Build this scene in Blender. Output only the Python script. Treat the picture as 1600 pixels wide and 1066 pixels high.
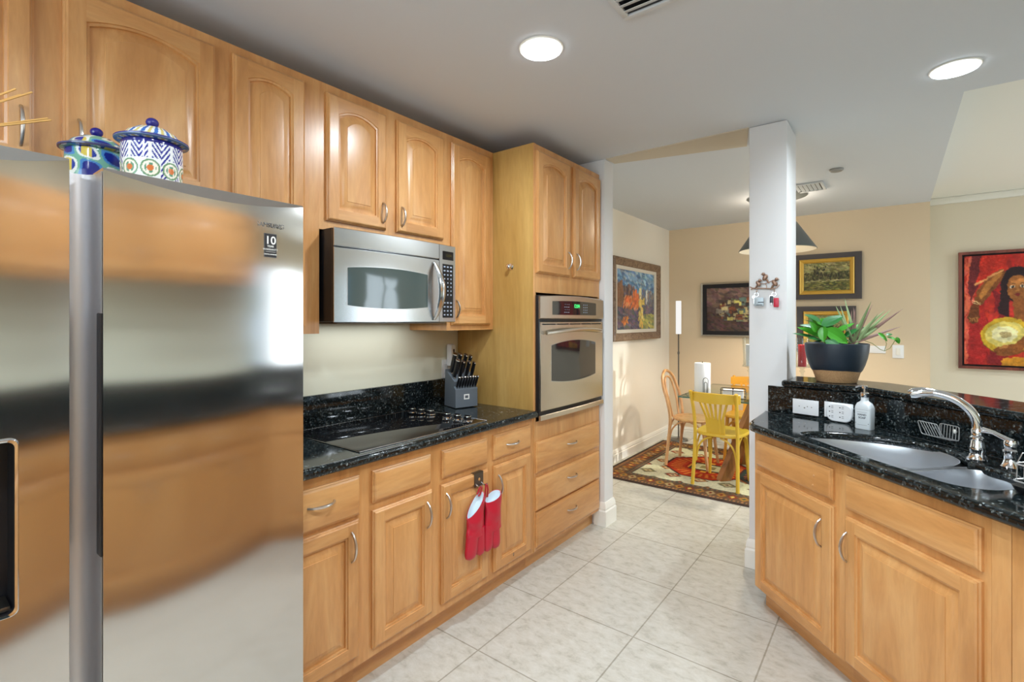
import bpy, bmesh, math, random
import numpy as np
from mathutils import Vector, Matrix

for o in list(bpy.data.objects):
    bpy.data.objects.remove(o)
SC = bpy.context.scene
COL = SC.collection
rng = random.Random(7)
PI = math.pi
R2 = math.sqrt(2)

# ------------------------------------------------------------------ camera
EYE = 1.43
cam = bpy.data.cameras.new('camera')
cam.sensor_width = 36.0
cam.lens = 36.0 * 773.0 / 1600.0
cam.shift_y = -(533.0 - 500.0) / 1600.0
cam.clip_start = 0.02
camera = bpy.data.objects.new('camera', cam)
COL.objects.link(camera)
camera.location = (0, 0, EYE)
camera.rotation_euler = (PI / 2, 0, math.radians(37.65))
SC.camera = camera

# ------------------------------------------------------------------ world, exposure
SC.view_settings.view_transform = 'Standard'
SC.view_settings.look = 'None'
SC.view_settings.gamma = 1.0
SC.view_settings.exposure = 0.0
SC.view_settings.use_curve_mapping = False
SC.cycles.max_bounces = 10
SC.cycles.diffuse_bounces = 6
SC.cycles.glossy_bounces = 5
SC.cycles.transmission_bounces = 8
SC.cycles.transparent_max_bounces = 12
SC.cycles.sample_clamp_indirect = 6.0
SC.cycles.caustics_reflective = False
SC.cycles.caustics_refractive = False
W = bpy.data.worlds.new('sky')
SC.world = W
W.use_nodes = True
W.node_tree.nodes['Background'].inputs[0].default_value = (0.55, 0.75, 1.0, 1)
W.node_tree.nodes['Background'].inputs[1].default_value = 1.5


def area(name, loc, rot, sx, sy, watts, col, shape='RECTANGLE', spread=PI):
    l = bpy.data.lights.new(name, 'AREA')
    l.shape = shape
    l.size = sx
    if shape in ('RECTANGLE', 'ELLIPSE'):
        l.size_y = sy
    l.energy = watts
    l.color = col
    l.spread = spread
    o = bpy.data.objects.new(name, l)
    COL.objects.link(o)
    o.location = loc
    o.rotation_euler = rot
    return o


# east daylight, and a rear fill light added unseen, both behind panes
area('daylight_east', (4.20, 5.45, 1.28), (0, PI / 2, 0), 1.95, 1.5, 50, (0.93, 0.97, 1.0))
area('rear_fill', (-0.6, -2.15, 1.6), (PI / 2, 0, 0), 2.2, 1.2, 60, (0.86, 0.94, 1.0))

# low sun through the far living room window
sl = bpy.data.lights.new('sun', 'SUN')
sl.energy = 1.9
sl.angle = math.radians(2.0)
sl.color = (1.0, 0.97, 0.93)
sun = bpy.data.objects.new('sun', sl)
COL.objects.link(sun)
sun.rotation_euler = Vector((1.0, 0.2, 0.145)).to_track_quat('Z', 'Y').to_euler()

# ------------------------------------------------------------------ materials
MATS = {}


def S(r, g, b):
    """sRGB 0-255 to linear"""
    f = lambda c: (c / 255 / 12.92) if c <= 10.3 else ((c / 255 + 0.055) / 1.055) ** 2.4
    return (f(r), f(g), f(b), 1.0)


def pbr(name, col, rough=0.5, metal=0.0, spec=0.5, **kw):
    m = bpy.data.materials.new(name)
    m.use_nodes = True
    b = m.node_tree.nodes['Principled BSDF']
    b.inputs['Base Color'].default_value = col
    b.inputs['Roughness'].default_value = rough
    b.inputs['Metallic'].default_value = metal
    b.inputs['Specular IOR Level'].default_value = spec
    for k, v in kw.items():
        b.inputs[k.replace('_', ' ')].default_value = v
    MATS[name] = m
    return m


def NT(m):
    nt = m.node_tree
    return nt, nt.nodes['Principled BSDF'], lambda a, b: nt.links.new(a, b)


def ramp(nt, stops):
    n = nt.nodes.new('ShaderNodeValToRGB')
    cr = n.color_ramp
    while len(cr.elements) < len(stops):
        cr.elements.new(0.5)
    for e, (p, c) in zip(cr.elements, stops):
        e.position = p
        e.color = c
    return n


def coords(nt, scale=(1, 1, 1), loc=(0, 0, 0), rot=(0, 0, 0), kind='Object', rand=0.0):
    t = nt.nodes.new('ShaderNodeTexCoord')
    mp = nt.nodes.new('ShaderNodeMapping')
    mp.inputs['Scale'].default_value = scale
    mp.inputs['Location'].default_value = loc
    mp.inputs['Rotation'].default_value = rot
    src = t.outputs[kind]
    if rand:
        oi = nt.nodes.new('ShaderNodeObjectInfo')
        mul = nt.nodes.new('ShaderNodeVectorMath')
        mul.operation = 'MULTIPLY_ADD'
        cmb = nt.nodes.new('ShaderNodeCombineXYZ')
        for i in range(3):
            nt.links.new(oi.outputs['Random'], cmb.inputs[i])
        nt.links.new(cmb.outputs[0], mul.inputs[0])
        mul.inputs[1].default_value = (rand, rand * 0.7, rand * 1.3)
        nt.links.new(src, mul.inputs[2])
        src = mul.outputs[0]
    nt.links.new(src, mp.inputs['Vector'])
    return mp


def noise(nt, vec, scale, detail=4, rough=0.55, dist=0.0):
    n = nt.nodes.new('ShaderNodeTexNoise')
    n.inputs['Scale'].default_value = scale
    n.inputs['Detail'].default_value = detail
    n.inputs['Roughness'].default_value = rough
    n.inputs['Distortion'].default_value = dist
    nt.links.new(vec.outputs[0], n.inputs['Vector'])
    return n


def bump(nt, b, height, strength=0.1, dist=0.01):
    n = nt.nodes.new('ShaderNodeBump')
    n.inputs['Strength'].default_value = strength
    n.inputs['Distance'].default_value = dist
    nt.links.new(height, n.inputs['Height'])
    nt.links.new(n.outputs[0], b.inputs['Normal'])
    return n


def wood(name, dark, mid, light, scale, rough=0.32, coat=0.25):
    m = pbr(name, mid, rough)
    nt, b, L = NT(m)
    mp = coords(nt, scale, rand=7.0)
    n = noise(nt, mp, 1.0, 6, 0.6, 1.2)
    r = ramp(nt, [(0.30, dark), (0.48, mid), (0.72, light)])
    L(n.outputs['Fac'], r.inputs[0])
    mp2 = coords(nt, tuple(s * 9 for s in scale), rand=3.0)
    n2 = noise(nt, mp2, 1.0, 3, 0.6, 0.4)
    mix = nt.nodes.new('ShaderNodeMix')
    mix.data_type = 'RGBA'
    mix.blend_type = 'MULTIPLY'
    mix.inputs[0].default_value = 0.28
    r2 = ramp(nt, [(0.35, (0.72, 0.68, 0.62, 1)), (0.6, (1, 1, 1, 1))])
    L(n2.outputs['Fac'], r2.inputs[0])
    L(r.outputs[0], mix.inputs[6])
    L(r2.outputs[0], mix.inputs[7])
    L(mix.outputs[2], b.inputs['Base Color'])
    b.inputs['Coat Weight'].default_value = coat
    b.inputs['Coat Roughness'].default_value = 0.25
    bump(nt, b, n2.outputs['Fac'], 0.04, 0.002)
    return m


mD, mM, mL = S(188, 132, 76), S(206, 150, 91), S(219, 169, 111)
wood('maple_v', mD, mM, mL, (7, 7, 1.1))
wood('maple_h', mD, mM, mL, (7, 1.1, 7))
wood('maple_veneer', S(176, 136, 70), S(192, 152, 84), S(206, 168, 100), (6, 6, 0.8), 0.42, 0.1)
wood('oak_leg', S(110, 66, 28), S(150, 94, 42), S(176, 116, 58), (9, 9, 1.5), 0.4)
wood('bentwood', S(176, 124, 76), S(206, 156, 104), S(222, 176, 126), (12, 12, 3), 0.35)
wood('carved_wood', S(92, 70, 52), S(132, 106, 84), S(160, 136, 112), (30, 30, 30), 0.5, 0.0)
wood('red_wood', S(88, 36, 24), S(116, 52, 36), S(138, 68, 48), (10, 10, 2), 0.4)
pbr('yellow_paint', S(212, 172, 52), 0.38)
pbr('detector_grey', S(150, 150, 148), 0.5)
pbr('amber_paint', S(222, 160, 50), 0.38)

# granite
m = pbr('granite', (0.01, 0.012, 0.013, 1), 0.08, 0, 0.42)
nt, b, L = NT(m)
mp = coords(nt, (1, 1, 1))
v = nt.nodes.new('ShaderNodeTexVoronoi')
v.inputs['Scale'].default_value = 150
L(mp.outputs[0], v.inputs['Vector'])
n = noise(nt, mp, 40, 6, 0.7)
mm = nt.nodes.new('ShaderNodeMath'); mm.operation = 'MULTIPLY'
sx = nt.nodes.new('ShaderNodeSeparateColor')
L(v.outputs['Color'], sx.inputs[0])
L(sx.outputs[0], mm.inputs[0]); L(n.outputs['Fac'], mm.inputs[1])
r = ramp(nt, [(0.22, (0.004, 0.006, 0.006, 1)), (0.40, (0.016, 0.024, 0.028, 1)), (0.50, (0.050, 0.060, 0.058, 1)), (0.60, (0.24, 0.27, 0.27, 1))])
L(mm.outputs[0], r.inputs[0]); L(r.outputs[0], b.inputs['Base Color'])

# floor tile
m = pbr('floor_tile', (0.6, 0.57, 0.5, 1), 0.22, 0, 0.45)
nt, b, L = NT(m)
mp = coords(nt, (1, 1, 1), loc=(1.424, -1.605 + 0.494 * 8, 0))
bt = nt.nodes.new('ShaderNodeTexBrick')
bt.offset = 0.0
bt.inputs['Scale'].default_value = 1.0
bt.inputs['Brick Width'].default_value = 0.494
bt.inputs['Row Height'].default_value = 0.494
bt.inputs['Mortar Size'].default_value = 0.0035
bt.inputs['Mortar Smooth'].default_value = 0.2
bt.inputs['Bias'].default_value = 0.0
bt.inputs['Color1'].default_value = (1, 1, 1, 1)
bt.inputs['Color2'].default_value = (0.93, 0.93, 0.93, 1)
bt.inputs['Mortar'].default_value = (0.62, 0.60, 0.56, 1)
L(mp.outputs[0], bt.inputs['Vector'])
mp2 = coords(nt, (1, 1.6, 1))
n = noise(nt, mp2, 15, 10, 0.72, 0.35)
r = ramp(nt, [(0.34, S(180, 176, 164)), (0.47, S(198, 195, 184)), (0.64, S(208, 206, 197))])
L(n.outputs['Fac'], r.inputs[0])
mix = nt.nodes.new('ShaderNodeMix'); mix.data_type = 'RGBA'; mix.blend_type = 'MULTIPLY'; mix.inputs[0].default_value = 1
L(r.outputs[0], mix.inputs[6]); L(bt.outputs['Color'], mix.inputs[7])
L(mix.outputs[2], b.inputs['Base Color'])
inv = nt.nodes.new('ShaderNodeMath'); inv.operation = 'SUBTRACT'; inv.inputs[0].default_value = 1
L(bt.outputs['Fac'], inv.inputs[1])
bump(nt, b, inv.outputs[0], 0.35, 0.002)


def paint(name, col, rough=0.6):
    m = pbr(name, col, rough, 0, 0.3)
    nt, b, L = NT(m)
    mp = coords(nt)
    n = noise(nt, mp, 160, 3, 0.6)
    bump(nt, b, n.outputs['Fac'], 0.06, 0.002)
    return m


paint('wall_sage', S(224, 224, 204))
paint('wall_tan', S(222, 203, 174))
paint('wall_cream', S(238, 232, 220), 0.35)
paint('wall_pale', S(224, 214, 194))
paint('ceiling_pale', S(240, 240, 234))
paint('wall_white', S(222, 222, 222))
paint('ceiling_paint', S(212, 218, 226))
paint('ceiling_header', S(202, 193, 176))
pbr('trim_white', S(236, 234, 226), 0.35)
pbr('white_plastic', S(236, 238, 240), 0.35)
pbr('light_grey_plastic', S(206, 210, 214), 0.4)


def steel(name, col, rough, aniso=0.0, wave=0.0, axis='Z', rot=0.0):
    m = pbr(name, col, rough, 1.0)
    nt, b, L = NT(m)
    if aniso:
        b.inputs['Anisotropic'].default_value = aniso
        b.inputs['Anisotropic Rotation'].default_value = rot
        t = nt.nodes.new('ShaderNodeTangent')
        t.direction_type = 'RADIAL'
        t.axis = axis
        L(t.outputs[0], b.inputs['Tangent'])
    mp = coords(nt, (1, 1, 1))
    if wave:
        n = noise(nt, mp, 3.2, 1, 0.4)
        bump(nt, b, n.outputs['Fac'], wave, 0.02)
    return m


steel('fridge_steel', (0.62, 0.60, 0.58, 1), 0.13, 0.9, 0.035)
steel('steel_trim', (0.60, 0.60, 0.60, 1), 0.25)
steel('appliance_steel', (0.62, 0.63, 0.64, 1), 0.2, 0.5)
steel('oven_steel', (0.66, 0.60, 0.52, 1), 0.26, 0.5)
steel('sink_steel', (0.74, 0.76, 0.79, 1), 0.33, 0.4)
steel('channel_steel', (0.60, 0.60, 0.62, 1), 0.42)
pbr('nickel', (0.62, 0.58, 0.54, 1), 0.3, 1.0)
pbr('chrome', (0.82, 0.84, 0.87, 1), 0.06, 1.0)
pbr('grey_metal', S(120, 116, 110), 0.35, 1.0)
pbr('wire_white', S(206, 208, 208), 0.3, 0.6)
pbr('black_wire', S(34, 34, 36), 0.4, 0.3)
pbr('black_glass', (0.006, 0.006, 0.007, 1), 0.03, 0, 0.6)
pbr('microwave_glass', (0.05, 0.075, 0.075, 1), 0.06, 0, 0.9)
pbr('oven_glass', (0.02, 0.02, 0.022, 1), 0.04, 0, 0.9)
pbr('black_plastic', (0.010, 0.010, 0.012, 1), 0.3)
pbr('dark_recess', (0.006, 0.006, 0.008, 1), 0.35)
pbr('knob_black', (0.012, 0.012, 0.014, 1), 0.12)
pbr('block_grey', S(96, 104, 112), 0.45)
pbr('sticker_black', S(26, 26, 30), 0.4)
pbr('print_white', S(236, 236, 232), 0.5)
pbr('print_grey', S(84, 90, 98), 0.5)
pbr('logo_grey', S(120, 120, 118), 0.4, 0.6)
pbr('keypad_ink', S(150, 160, 175), 0.5)
pbr('red_silicone', S(186, 18, 48), 0.36, 0, 0.6)
pbr('mitt_lining', S(206, 222, 232), 0.8)
pbr('pot_navy', S(34, 46, 58), 0.42)
pbr('soil', S(38, 28, 20), 0.9)
pbr('paper', S(244, 244, 246), 0.85)
pbr('core_card', S(170, 140, 104), 0.85)
pbr('candle_red', S(190, 24, 44), 0.4)
pbr('shade_grey', S(92, 98, 98), 0.45)
pbr('shade_inner', S(250, 244, 232), 0.5)
pbr('bronze', S(156, 126, 108), 0.35, 0.6)
pbr('fob_red', S(196, 20, 56), 0.35)
pbr('fob_dark', S(44, 50, 58), 0.35)
pbr('fob_grey', S(170, 182, 188), 0.3, 0.2)
pbr('gold_frame', S(222, 180, 84), 0.38, 0.3)
pbr('dark_frame', S(62, 54, 52), 0.4)
pbr('silver_frame', S(176, 168, 154), 0.35, 0.6)
pbr('linen_mat', S(226, 218, 204), 0.8)
pbr('black_mat', S(28, 26, 30), 0.7)
pbr('leaf_green', S(66, 148, 38), 0.35)
pbr('leaf_dark', S(34, 104, 44), 0.35)
pbr('leaf_spike', S(140, 162, 112), 0.45)
pbr('leaf_bronze', S(126, 96, 86), 0.45)
pbr('stem_green', S(120, 130, 60), 0.5)
pbr('reed', S(220, 168, 92), 0.6)
pbr('amber_glass', S(150, 84, 26), 0.1)
pbr('jar_blue', S(24, 22, 120), 0.12, 0, 0.7)
pbr('soap_white', S(226, 234, 238), 0.25)
pbr('hedge', S(62, 104, 42), 0.8)
m = pbr('cork', S(196, 156, 112), 0.8)
nt, b, L = NT(m); mp = coords(nt); n = noise(nt, mp, 320, 2, 0.7)
r = ramp(nt, [(0.35, S(170, 128, 86)), (0.6, S(206, 166, 120))]); L(n.outputs['Fac'], r.inputs[0]); L(r.outputs[0], b.inputs['Base Color'])


def attr_mat(name, rough, spec=0.3):
    m = pbr(name, (1, 1, 1, 1), rough, 0, spec)
    nt, b, L = NT(m)
    a = nt.nodes.new('ShaderNodeAttribute')
    a.attribute_name = 'col'
    L(a.outputs['Color'], b.inputs['Base Color'])
    return m


attr_mat('oil_paint', 0.45)
attr_mat('glazed', 0.12, 0.6)
m = attr_mat('rug_wool', 0.95, 0.1)
nt, b, L = NT(m); mp = coords(nt); n = noise(nt, mp, 420, 2, 0.6); bump(nt, b, n.outputs['Fac'], 0.5, 0.004)


def glassmat(name, tint, frac=0.9, rough=0.0):
    m = bpy.data.materials.new(name)
    m.use_nodes = True
    nt = m.node_tree
    nt.nodes.clear()
    out = nt.nodes.new('ShaderNodeOutputMaterial')
    tr = nt.nodes.new('ShaderNodeBsdfTransparent'); tr.inputs[0].default_value = tint
    gl = nt.nodes.new('ShaderNodeBsdfGlossy'); gl.inputs['Roughness'].default_value = rough
    lw = nt.nodes.new('ShaderNodeLayerWeight'); lw.inputs[0].default_value = 0.5
    pw = nt.nodes.new('ShaderNodeMath'); pw.operation = 'POWER'; pw.inputs[1].default_value = 4.0
    fr = nt.nodes.new('ShaderNodeMath'); fr.operation = 'MULTIPLY_ADD'; fr.inputs[1].default_value = 0.7; fr.inputs[2].default_value = 0.05
    nt.links.new(lw.outputs['Facing'], pw.inputs[0]); nt.links.new(pw.outputs[0], fr.inputs[0])
    mx = nt.nodes.new('ShaderNodeMixShader')
    nt.links.new(fr.outputs[0], mx.inputs[0]); nt.links.new(tr.outputs[0], mx.inputs[1]); nt.links.new(gl.outputs[0], mx.inputs[2])
    nt.links.new(mx.outputs[0], out.inputs[0])
    MATS[name] = m
    return m


glassmat('pane', (0.96, 0.98, 0.98, 1))
glassmat('clear_glass', (0.93, 0.95, 0.95, 1))
glassmat('table_glass', (0.80, 0.90, 0.87, 1))
pbr('glass_edge', S(70, 110, 100), 0.1)


def emit(name, col, s):
    m = bpy.data.materials.new(name)
    m.use_nodes = True
    nt = m.node_tree
    nt.nodes.clear()
    out = nt.nodes.new('ShaderNodeOutputMaterial')
    e = nt.nodes.new('ShaderNodeEmission')
    e.inputs[0].default_value = col
    e.inputs[1].default_value = s
    nt.links.new(e.outputs[0], out.inputs[0])
    MATS[name] = m
    return m


emit('led', (0.84, 0.93, 1.0, 1), 14)
emit('warm_bulb', (1.0, 0.84, 0.6, 1), 10)
emit('lamp_white', (1.0, 0.98, 0.95, 1), 0.95)
emit('green_display', (0.1, 1.0, 0.25, 1), 1.2)
emit('amber_display', (0.8, 0.7, 0.3, 1), 0.12)


# ------------------------------------------------------------------ mesh helpers
class B:
    def __init__(s):
        s.bm = bmesh.new()

    def face(s, vs, mi=0):
        try:
            f = s.bm.faces.new(vs)
            f.material_index = mi
            return f
        except ValueError:
            return None

    def box(s, x0, x1, y0, y1, z0, z1, bev=0.0, mi=0, M=None, seg=2):
        b2 = bmesh.new()
        r = bmesh.ops.create_cube(b2, size=1.0)
        for v in b2.verts:
            v.co = Vector(((x0 + x1) / 2 + v.co.x * (x1 - x0), (y0 + y1) / 2 + v.co.y * (y1 - y0), (z0 + z1) / 2 + v.co.z * (z1 - z0)))
        if bev:
            bmesh.ops.bevel(b2, geom=list(b2.edges), offset=bev, segments=seg, profile=0.6, affect='EDGES')
        return s.add(b2, mi, M)

    def add(s, b2, mi=None, M=None):
        mp = {}
        for v in b2.verts:
            mp[v] = s.bm.verts.new(M @ v.co if M else v.co)
        for f in b2.faces:
            g = s.face([mp[v] for v in f.verts], f.material_index if mi is None else mi)
        b2.free()
        return s

    def loft(s, rings, cap0=True, cap1=True, closed=True, mi=0):
        V = [[s.bm.verts.new(p) for p in r] for r in rings]
        n = len(V[0])
        for a, b in zip(V, V[1:]):
            for i in range(n if closed else n - 1):
                j = (i + 1) % n
                s.face([a[i], a[j], b[j], b[i]], mi)
        if cap0:
            s.face(list(reversed(V[0])), mi)
        if cap1:
            s.face(V[-1], mi)
        return V

    def tube(s, pts, r, n=8, closed=False, mi=0, cap=True, flat=1.0):
        pts = [Vector(p) for p in pts]
        k = len(pts)
        rings = []
        up = None
        for i, p in enumerate(pts):
            if closed:
                t = pts[(i + 1) % k] - pts[i - 1]
            else:
                t = pts[min(i + 1, k - 1)] - pts[max(i - 1, 0)]
            t.normalize()
            if up is None:
                up = Vector((0, 0, 1)) if abs(t.z) < 0.9 else Vector((1, 0, 0))
            a = (up - t * up.dot(t))
            if a.length < 1e-5:
                a = t.orthogonal()
            a.normalize()
            up = a
            bb = t.cross(a)
            rr = r[i] if isinstance(r, (list, tuple)) else r
            rings.append([p + a * (rr * math.cos(2 * PI * q / n)) + bb * (rr * flat * math.sin(2 * PI * q / n)) for q in range(n)])
        if closed:
            rings.append(rings[0])
            V = [[s.bm.verts.new(p) for p in rg] for rg in rings[:-1]]
            for i in range(k):
                a, b = V[i], V[(i + 1) % k]
                for q in range(n):
                    s.face([a[q], a[(q + 1) % n], b[(q + 1) % n], b[q]], mi)
        else:
            s.loft(rings, cap, cap, True, mi)
        return s

    def lathe(s, prof, n=32, c=(0, 0, 0), mi=0, sx=1.0, sy=1.0, M=None):
        V = []
        for (r, z) in prof:
            if r < 1e-6:
                p = Vector((c[0], c[1], c[2] + z))
                V.append([s.bm.verts.new(M @ p if M else p)])
            else:
                rg = []
                for i in range(n):
                    a = 2 * PI * i / n
                    p = Vector((c[0] + r * sx * math.cos(a), c[1] + r * sy * math.sin(a), c[2] + z))
                    rg.append(s.bm.verts.new(M @ p if M else p))
                V.append(rg)
        for a, b in zip(V, V[1:]):
            if len(a) == 1 and len(b) == 1:
                continue
            for i in range(n):
                j = (i + 1) % n
                if len(a) == 1:
                    s.face([a[0], b[j], b[i]], mi)
                elif len(b) == 1:
                    s.face([a[i], a[j], b[0]], mi)
                else:
                    s.face([a[i], a[j], b[j], b[i]], mi)
        return s

    def prism(s, poly, z0, z1, mi=0):
        s.loft([[(x, y, z0) for x, y in poly], [(x, y, z1) for x, y in poly]], mi=mi)
        return s

    def ball(s, c, r, M=None, n=16, m=10, mi=0):
        r = (r, r, r) if isinstance(r, (int, float)) else r
        prof = []
        b2 = bmesh.new()
        bmesh.ops.create_uvsphere(b2, u_segments=n, v_segments=m, radius=1)
        for v in b2.verts:
            v.co = Vector((v.co.x * r[0], v.co.y * r[1], v.co.z * r[2]))
        T = Matrix.Translation(c)
        s.add(b2, mi, T @ M if M else T)
        return s

    def text(s, txt, size, M, mi=0, ext=0.0006, align='CENTER', bold=0.0):
        cu = bpy.data.curves.new('t', 'FONT')
        cu.body = txt
        cu.size = size
        cu.extrude = ext
        cu.offset = bold
        cu.align_x = align
        cu.align_y = 'CENTER'
        o = bpy.data.objects.new('t', cu)
        COL.objects.link(o)
        dg = bpy.context.evaluated_depsgraph_get()
        me = o.evaluated_get(dg).to_mesh()
        b2 = bmesh.new()
        b2.from_mesh(me)
        o.evaluated_get(dg).to_mesh_clear()
        bpy.data.objects.remove(o)
        bpy.data.curves.remove(cu)
        s.add(b2, mi, M)
        return s

    def flat2d(s, outer, holes, z0, z1, bevel=0.0, mi=0):
        """slab with holes and a rounded edge, from nested 2D curve outlines"""
        cu = bpy.data.curves.new('s', 'CURVE')
        cu.dimensions = '2D'
        cu.fill_mode = 'BOTH'
        for pl in [outer] + holes:
            sp = cu.splines.new('POLY')
            sp.points.add(len(pl) - 1)
            for p, q in zip(sp.points, pl):
                p.co = (q[0], q[1], 0, 1)
            sp.use_cyclic_u = True
        h = (z1 - z0) / 2
        cu.extrude = max(h - bevel, 0.0)
        cu.bevel_depth = bevel
        cu.bevel_resolution = 3
        cu.offset = -bevel
        o = bpy.data.objects.new('s', cu)
        COL.objects.link(o)
        dg = bpy.context.evaluated_depsgraph_get()
        me = o.evaluated_get(dg).to_mesh()
        b2 = bmesh.new()
        b2.from_mesh(me)
        o.evaluated_get(dg).to_mesh_clear()
        bpy.data.objects.remove(o)
        bpy.data.curves.remove(cu)
        s.add(b2, mi, Matrix.Translation((0, 0, (z0 + z1) / 2)))
        return s


def obj(name, b, mats, parent=None, loc=(0, 0, 0), rotz=0.0, world=False, smooth=35, fix=True):
    me = bpy.data.meshes.new(name)
    if fix:
        bmesh.ops.recalc_face_normals(b.bm, faces=list(b.bm.faces))
    b.bm.to_mesh(me)
    b.bm.free()
    for m in (mats if isinstance(mats, (list, tuple)) else [mats]):
        me.materials.append(MATS[m])
    if smooth:
        me.polygons.foreach_set('use_smooth', [True] * len(me.polygons))
        me.set_sharp_from_angle(angle=math.radians(smooth))
    o = bpy.data.objects.new(name, me)
    COL.objects.link(o)
    o.location = loc
    o.rotation_euler = (0, 0, rotz)
    if parent is not None:
        o.parent = parent
        if world:
            # parts modelled in room coordinates stay where they are modelled
            chain = Matrix.Identity(4)
            q = parent
            while q is not None:
                chain = q.matrix_parent_inverse @ q.matrix_basis @ chain if q.parent else q.matrix_basis @ chain
                q = q.parent
            o.matrix_parent_inverse = chain.inverted()
    return o


def tag(o, label, cat, group=None):
    o['label'] = label
    o['category'] = cat
    if group:
        o['group'] = group
    return o


def thing(name, label, cat, loc=(0, 0, 0), rotz=0.0, group=None):
    o = bpy.data.objects.new(name, None)
    o.empty_display_size = 0.05
    COL.objects.link(o)
    o.location = loc
    o.rotation_euler = (0, 0, rotz)
    return tag(o, label, cat, group)


def struct(name, b, mats, smooth=35, **kw):
    o = obj(name, b, mats, smooth=smooth, **kw)
    o['kind'] = 'structure'
    return o


def copy_tree(o, parent=None):
    c = o.copy()
    COL.objects.link(c)
    if parent is not None:
        c.parent = parent
    for ch in [x for x in bpy.data.objects if x.parent == o]:
        copy_tree(ch, c)
    return c


def arcpts(f, n):
    return [f(i / (n - 1)) for i in range(n)]


def SW(s, w, z=None):
    x, y = (w + s) / R2, (w - s) / R2
    return (x, y) if z is None else (x, y, z)


def rrect(x0, x1, y0, y1, r, n=6):
    pts = []
    for cx, cy, a0 in ((x1 - r, y1 - r, 0), (x0 + r, y1 - r, PI / 2), (x0 + r, y0 + r, PI), (x1 - r, y0 + r, 1.5 * PI)):
        for i in range(n):
            a = a0 + PI / 2 * i / (n - 1)
            pts.append((cx + r * math.cos(a), cy + r * math.sin(a)))
    return pts


def color_attr(o, cols):
    me = o.data
    a = me.color_attributes.new('col', 'FLOAT_COLOR', 'POINT')
    a.data.foreach_set('color', np.asarray(cols, dtype=np.float32).ravel())


def lin(img):
    img = np.clip(img, 0, 1)
    return np.where(img <= 0.04045, img / 12.92, ((img + 0.055) / 1.055) ** 2.4)


def canvas(name, img, origin, u, v, parent, mat='oil_paint', thick=0.0):
    """img (H, W, 3) in sRGB, row 0 at the top; origin = bottom-left corner, u = width vector, v = height vector"""
    H, Wd = img.shape[:2]
    b = B()
    o0, u, v = Vector(origin), Vector(u), Vector(v)
    g = [[b.bm.verts.new(o0 + u * (i / (Wd - 1)) + v * (1 - j / (H - 1))) for i in range(Wd)] for j in range(H)]
    for j in range(H - 1):
        for i in range(Wd - 1):
            b.face([g[j][i], g[j + 1][i], g[j + 1][i + 1], g[j][i + 1]])
    o = obj(name, b, mat, parent, world=parent is not None, smooth=0, fix=False)
    c = np.ones((H * Wd, 4), dtype=np.float32)
    c[:, :3] = lin(img).reshape(-1, 3)
    color_attr(o, c)
    return o

# ================================================================== THE ROOM
CZ = 2.545       # kitchen and dining ceiling
LZ = 2.73        # living room ceiling
XW = -2.22       # left wall
b = B(); b.box(-2.4, 4.3, -2.0, 7.2, -0.12, 0.0); struct('floor', b, 'floor_tile', 0)

b = B(); b.box(XW - 0.12, XW, -1.92, 3.16, 0, CZ); struct('wall_kitchen_left', b, 'wall_sage', 0)
b = B(); b.box(XW - 0.12, XW, 3.16, 6.22, 0, CZ); struct('wall_dining_left', b, 'wall_cream', 0)
b = B(); b.box(XW, 0.272, 6.09, 6.22, 0, CZ, mi=0); struct('wall_dining_back', b, 'wall_tan', 0)
b = B(); b.box(0.15, 0.272, 6.22, 7.0, 0, LZ); struct('wall_return', b, 'wall_pale', 0)
b = B(); b.box(0.15, 4.25, 7.0, 7.12, 0, LZ); struct('wall_living_back', b, 'wall_pale', 0)
# east wall with two tall window openings
b = B()
for y0, y1, z0, z1 in ((0.4, 2.9, 0, LZ), (4.4, 4.7, 0, LZ), (6.2, 7.0, 0, LZ), (2.9, 4.4, 0, 0.3), (4.7, 6.2, 0, 0.3), (2.9, 4.4, 2.25, LZ), (4.7, 6.2, 2.25, LZ)):
    b.box(4.0, 4.12, y0, y1, z0, z1)
struct('wall_east', b, 'wall_pale', 0)
b = B(); b.box(1.06, 4.12, 0.28, 0.4, 0, CZ); struct('wall_living_front', b, 'wall_pale', 0)
b = B(); b.box(0.95, 1.06, -1.8, 1.86, 0, CZ); struct('wall_kitchen_right', b, 'wall_sage', 0)
# wall behind the camera with an opening added for the fill light
b = B()
for x0, x1, z0, z1 in ((XW, -1.7, 0, CZ), (0.5, 1.06, 0, CZ), (-1.7, 0.5, 0, 1.0), (-1.7, 0.5, 2.2, CZ)):
    b.box(x0, x1, -1.92, -1.8, z0, z1)
struct('wall_rear', b, 'wall_pale', 0)


def window(i, axis, c0, c1, z0, z1, at):
    """frame with a mullion and the pane in it"""
    f = B()
    w = 0.05
    def bx(a0, a1, za, zb, t=0.04):
        if axis == 'x':
            f.box(at - t, at + t, a0, a1, za, zb, 0.004)
        else:
            f.box(a0, a1, at - t, at + t, za, zb, 0.004)
    bx(c0, c0 + w, z0, z1); bx(c1 - w, c1, z0, z1); bx(c0 + w, c1 - w, z0, z0 + w); bx(c0 + w, c1 - w, z1 - w, z1)
    m_ = (c0 + c1) / 2
    bx(m_ - 0.025, m_ + 0.025, z0 + w, z1 - w, 0.03)
    o = struct('window_%d' % i, f, 'trim_white')
    p = B()
    if axis == 'x':
        p.box(at - 0.004, at + 0.004, c0 + w, c1 - w, z0 + w, z1 - w)
    else:
        p.box(c0 + w, c1 - w, at - 0.004, at + 0.004, z0 + w, z1 - w)
    obj('pane', p, 'pane', o)


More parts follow.
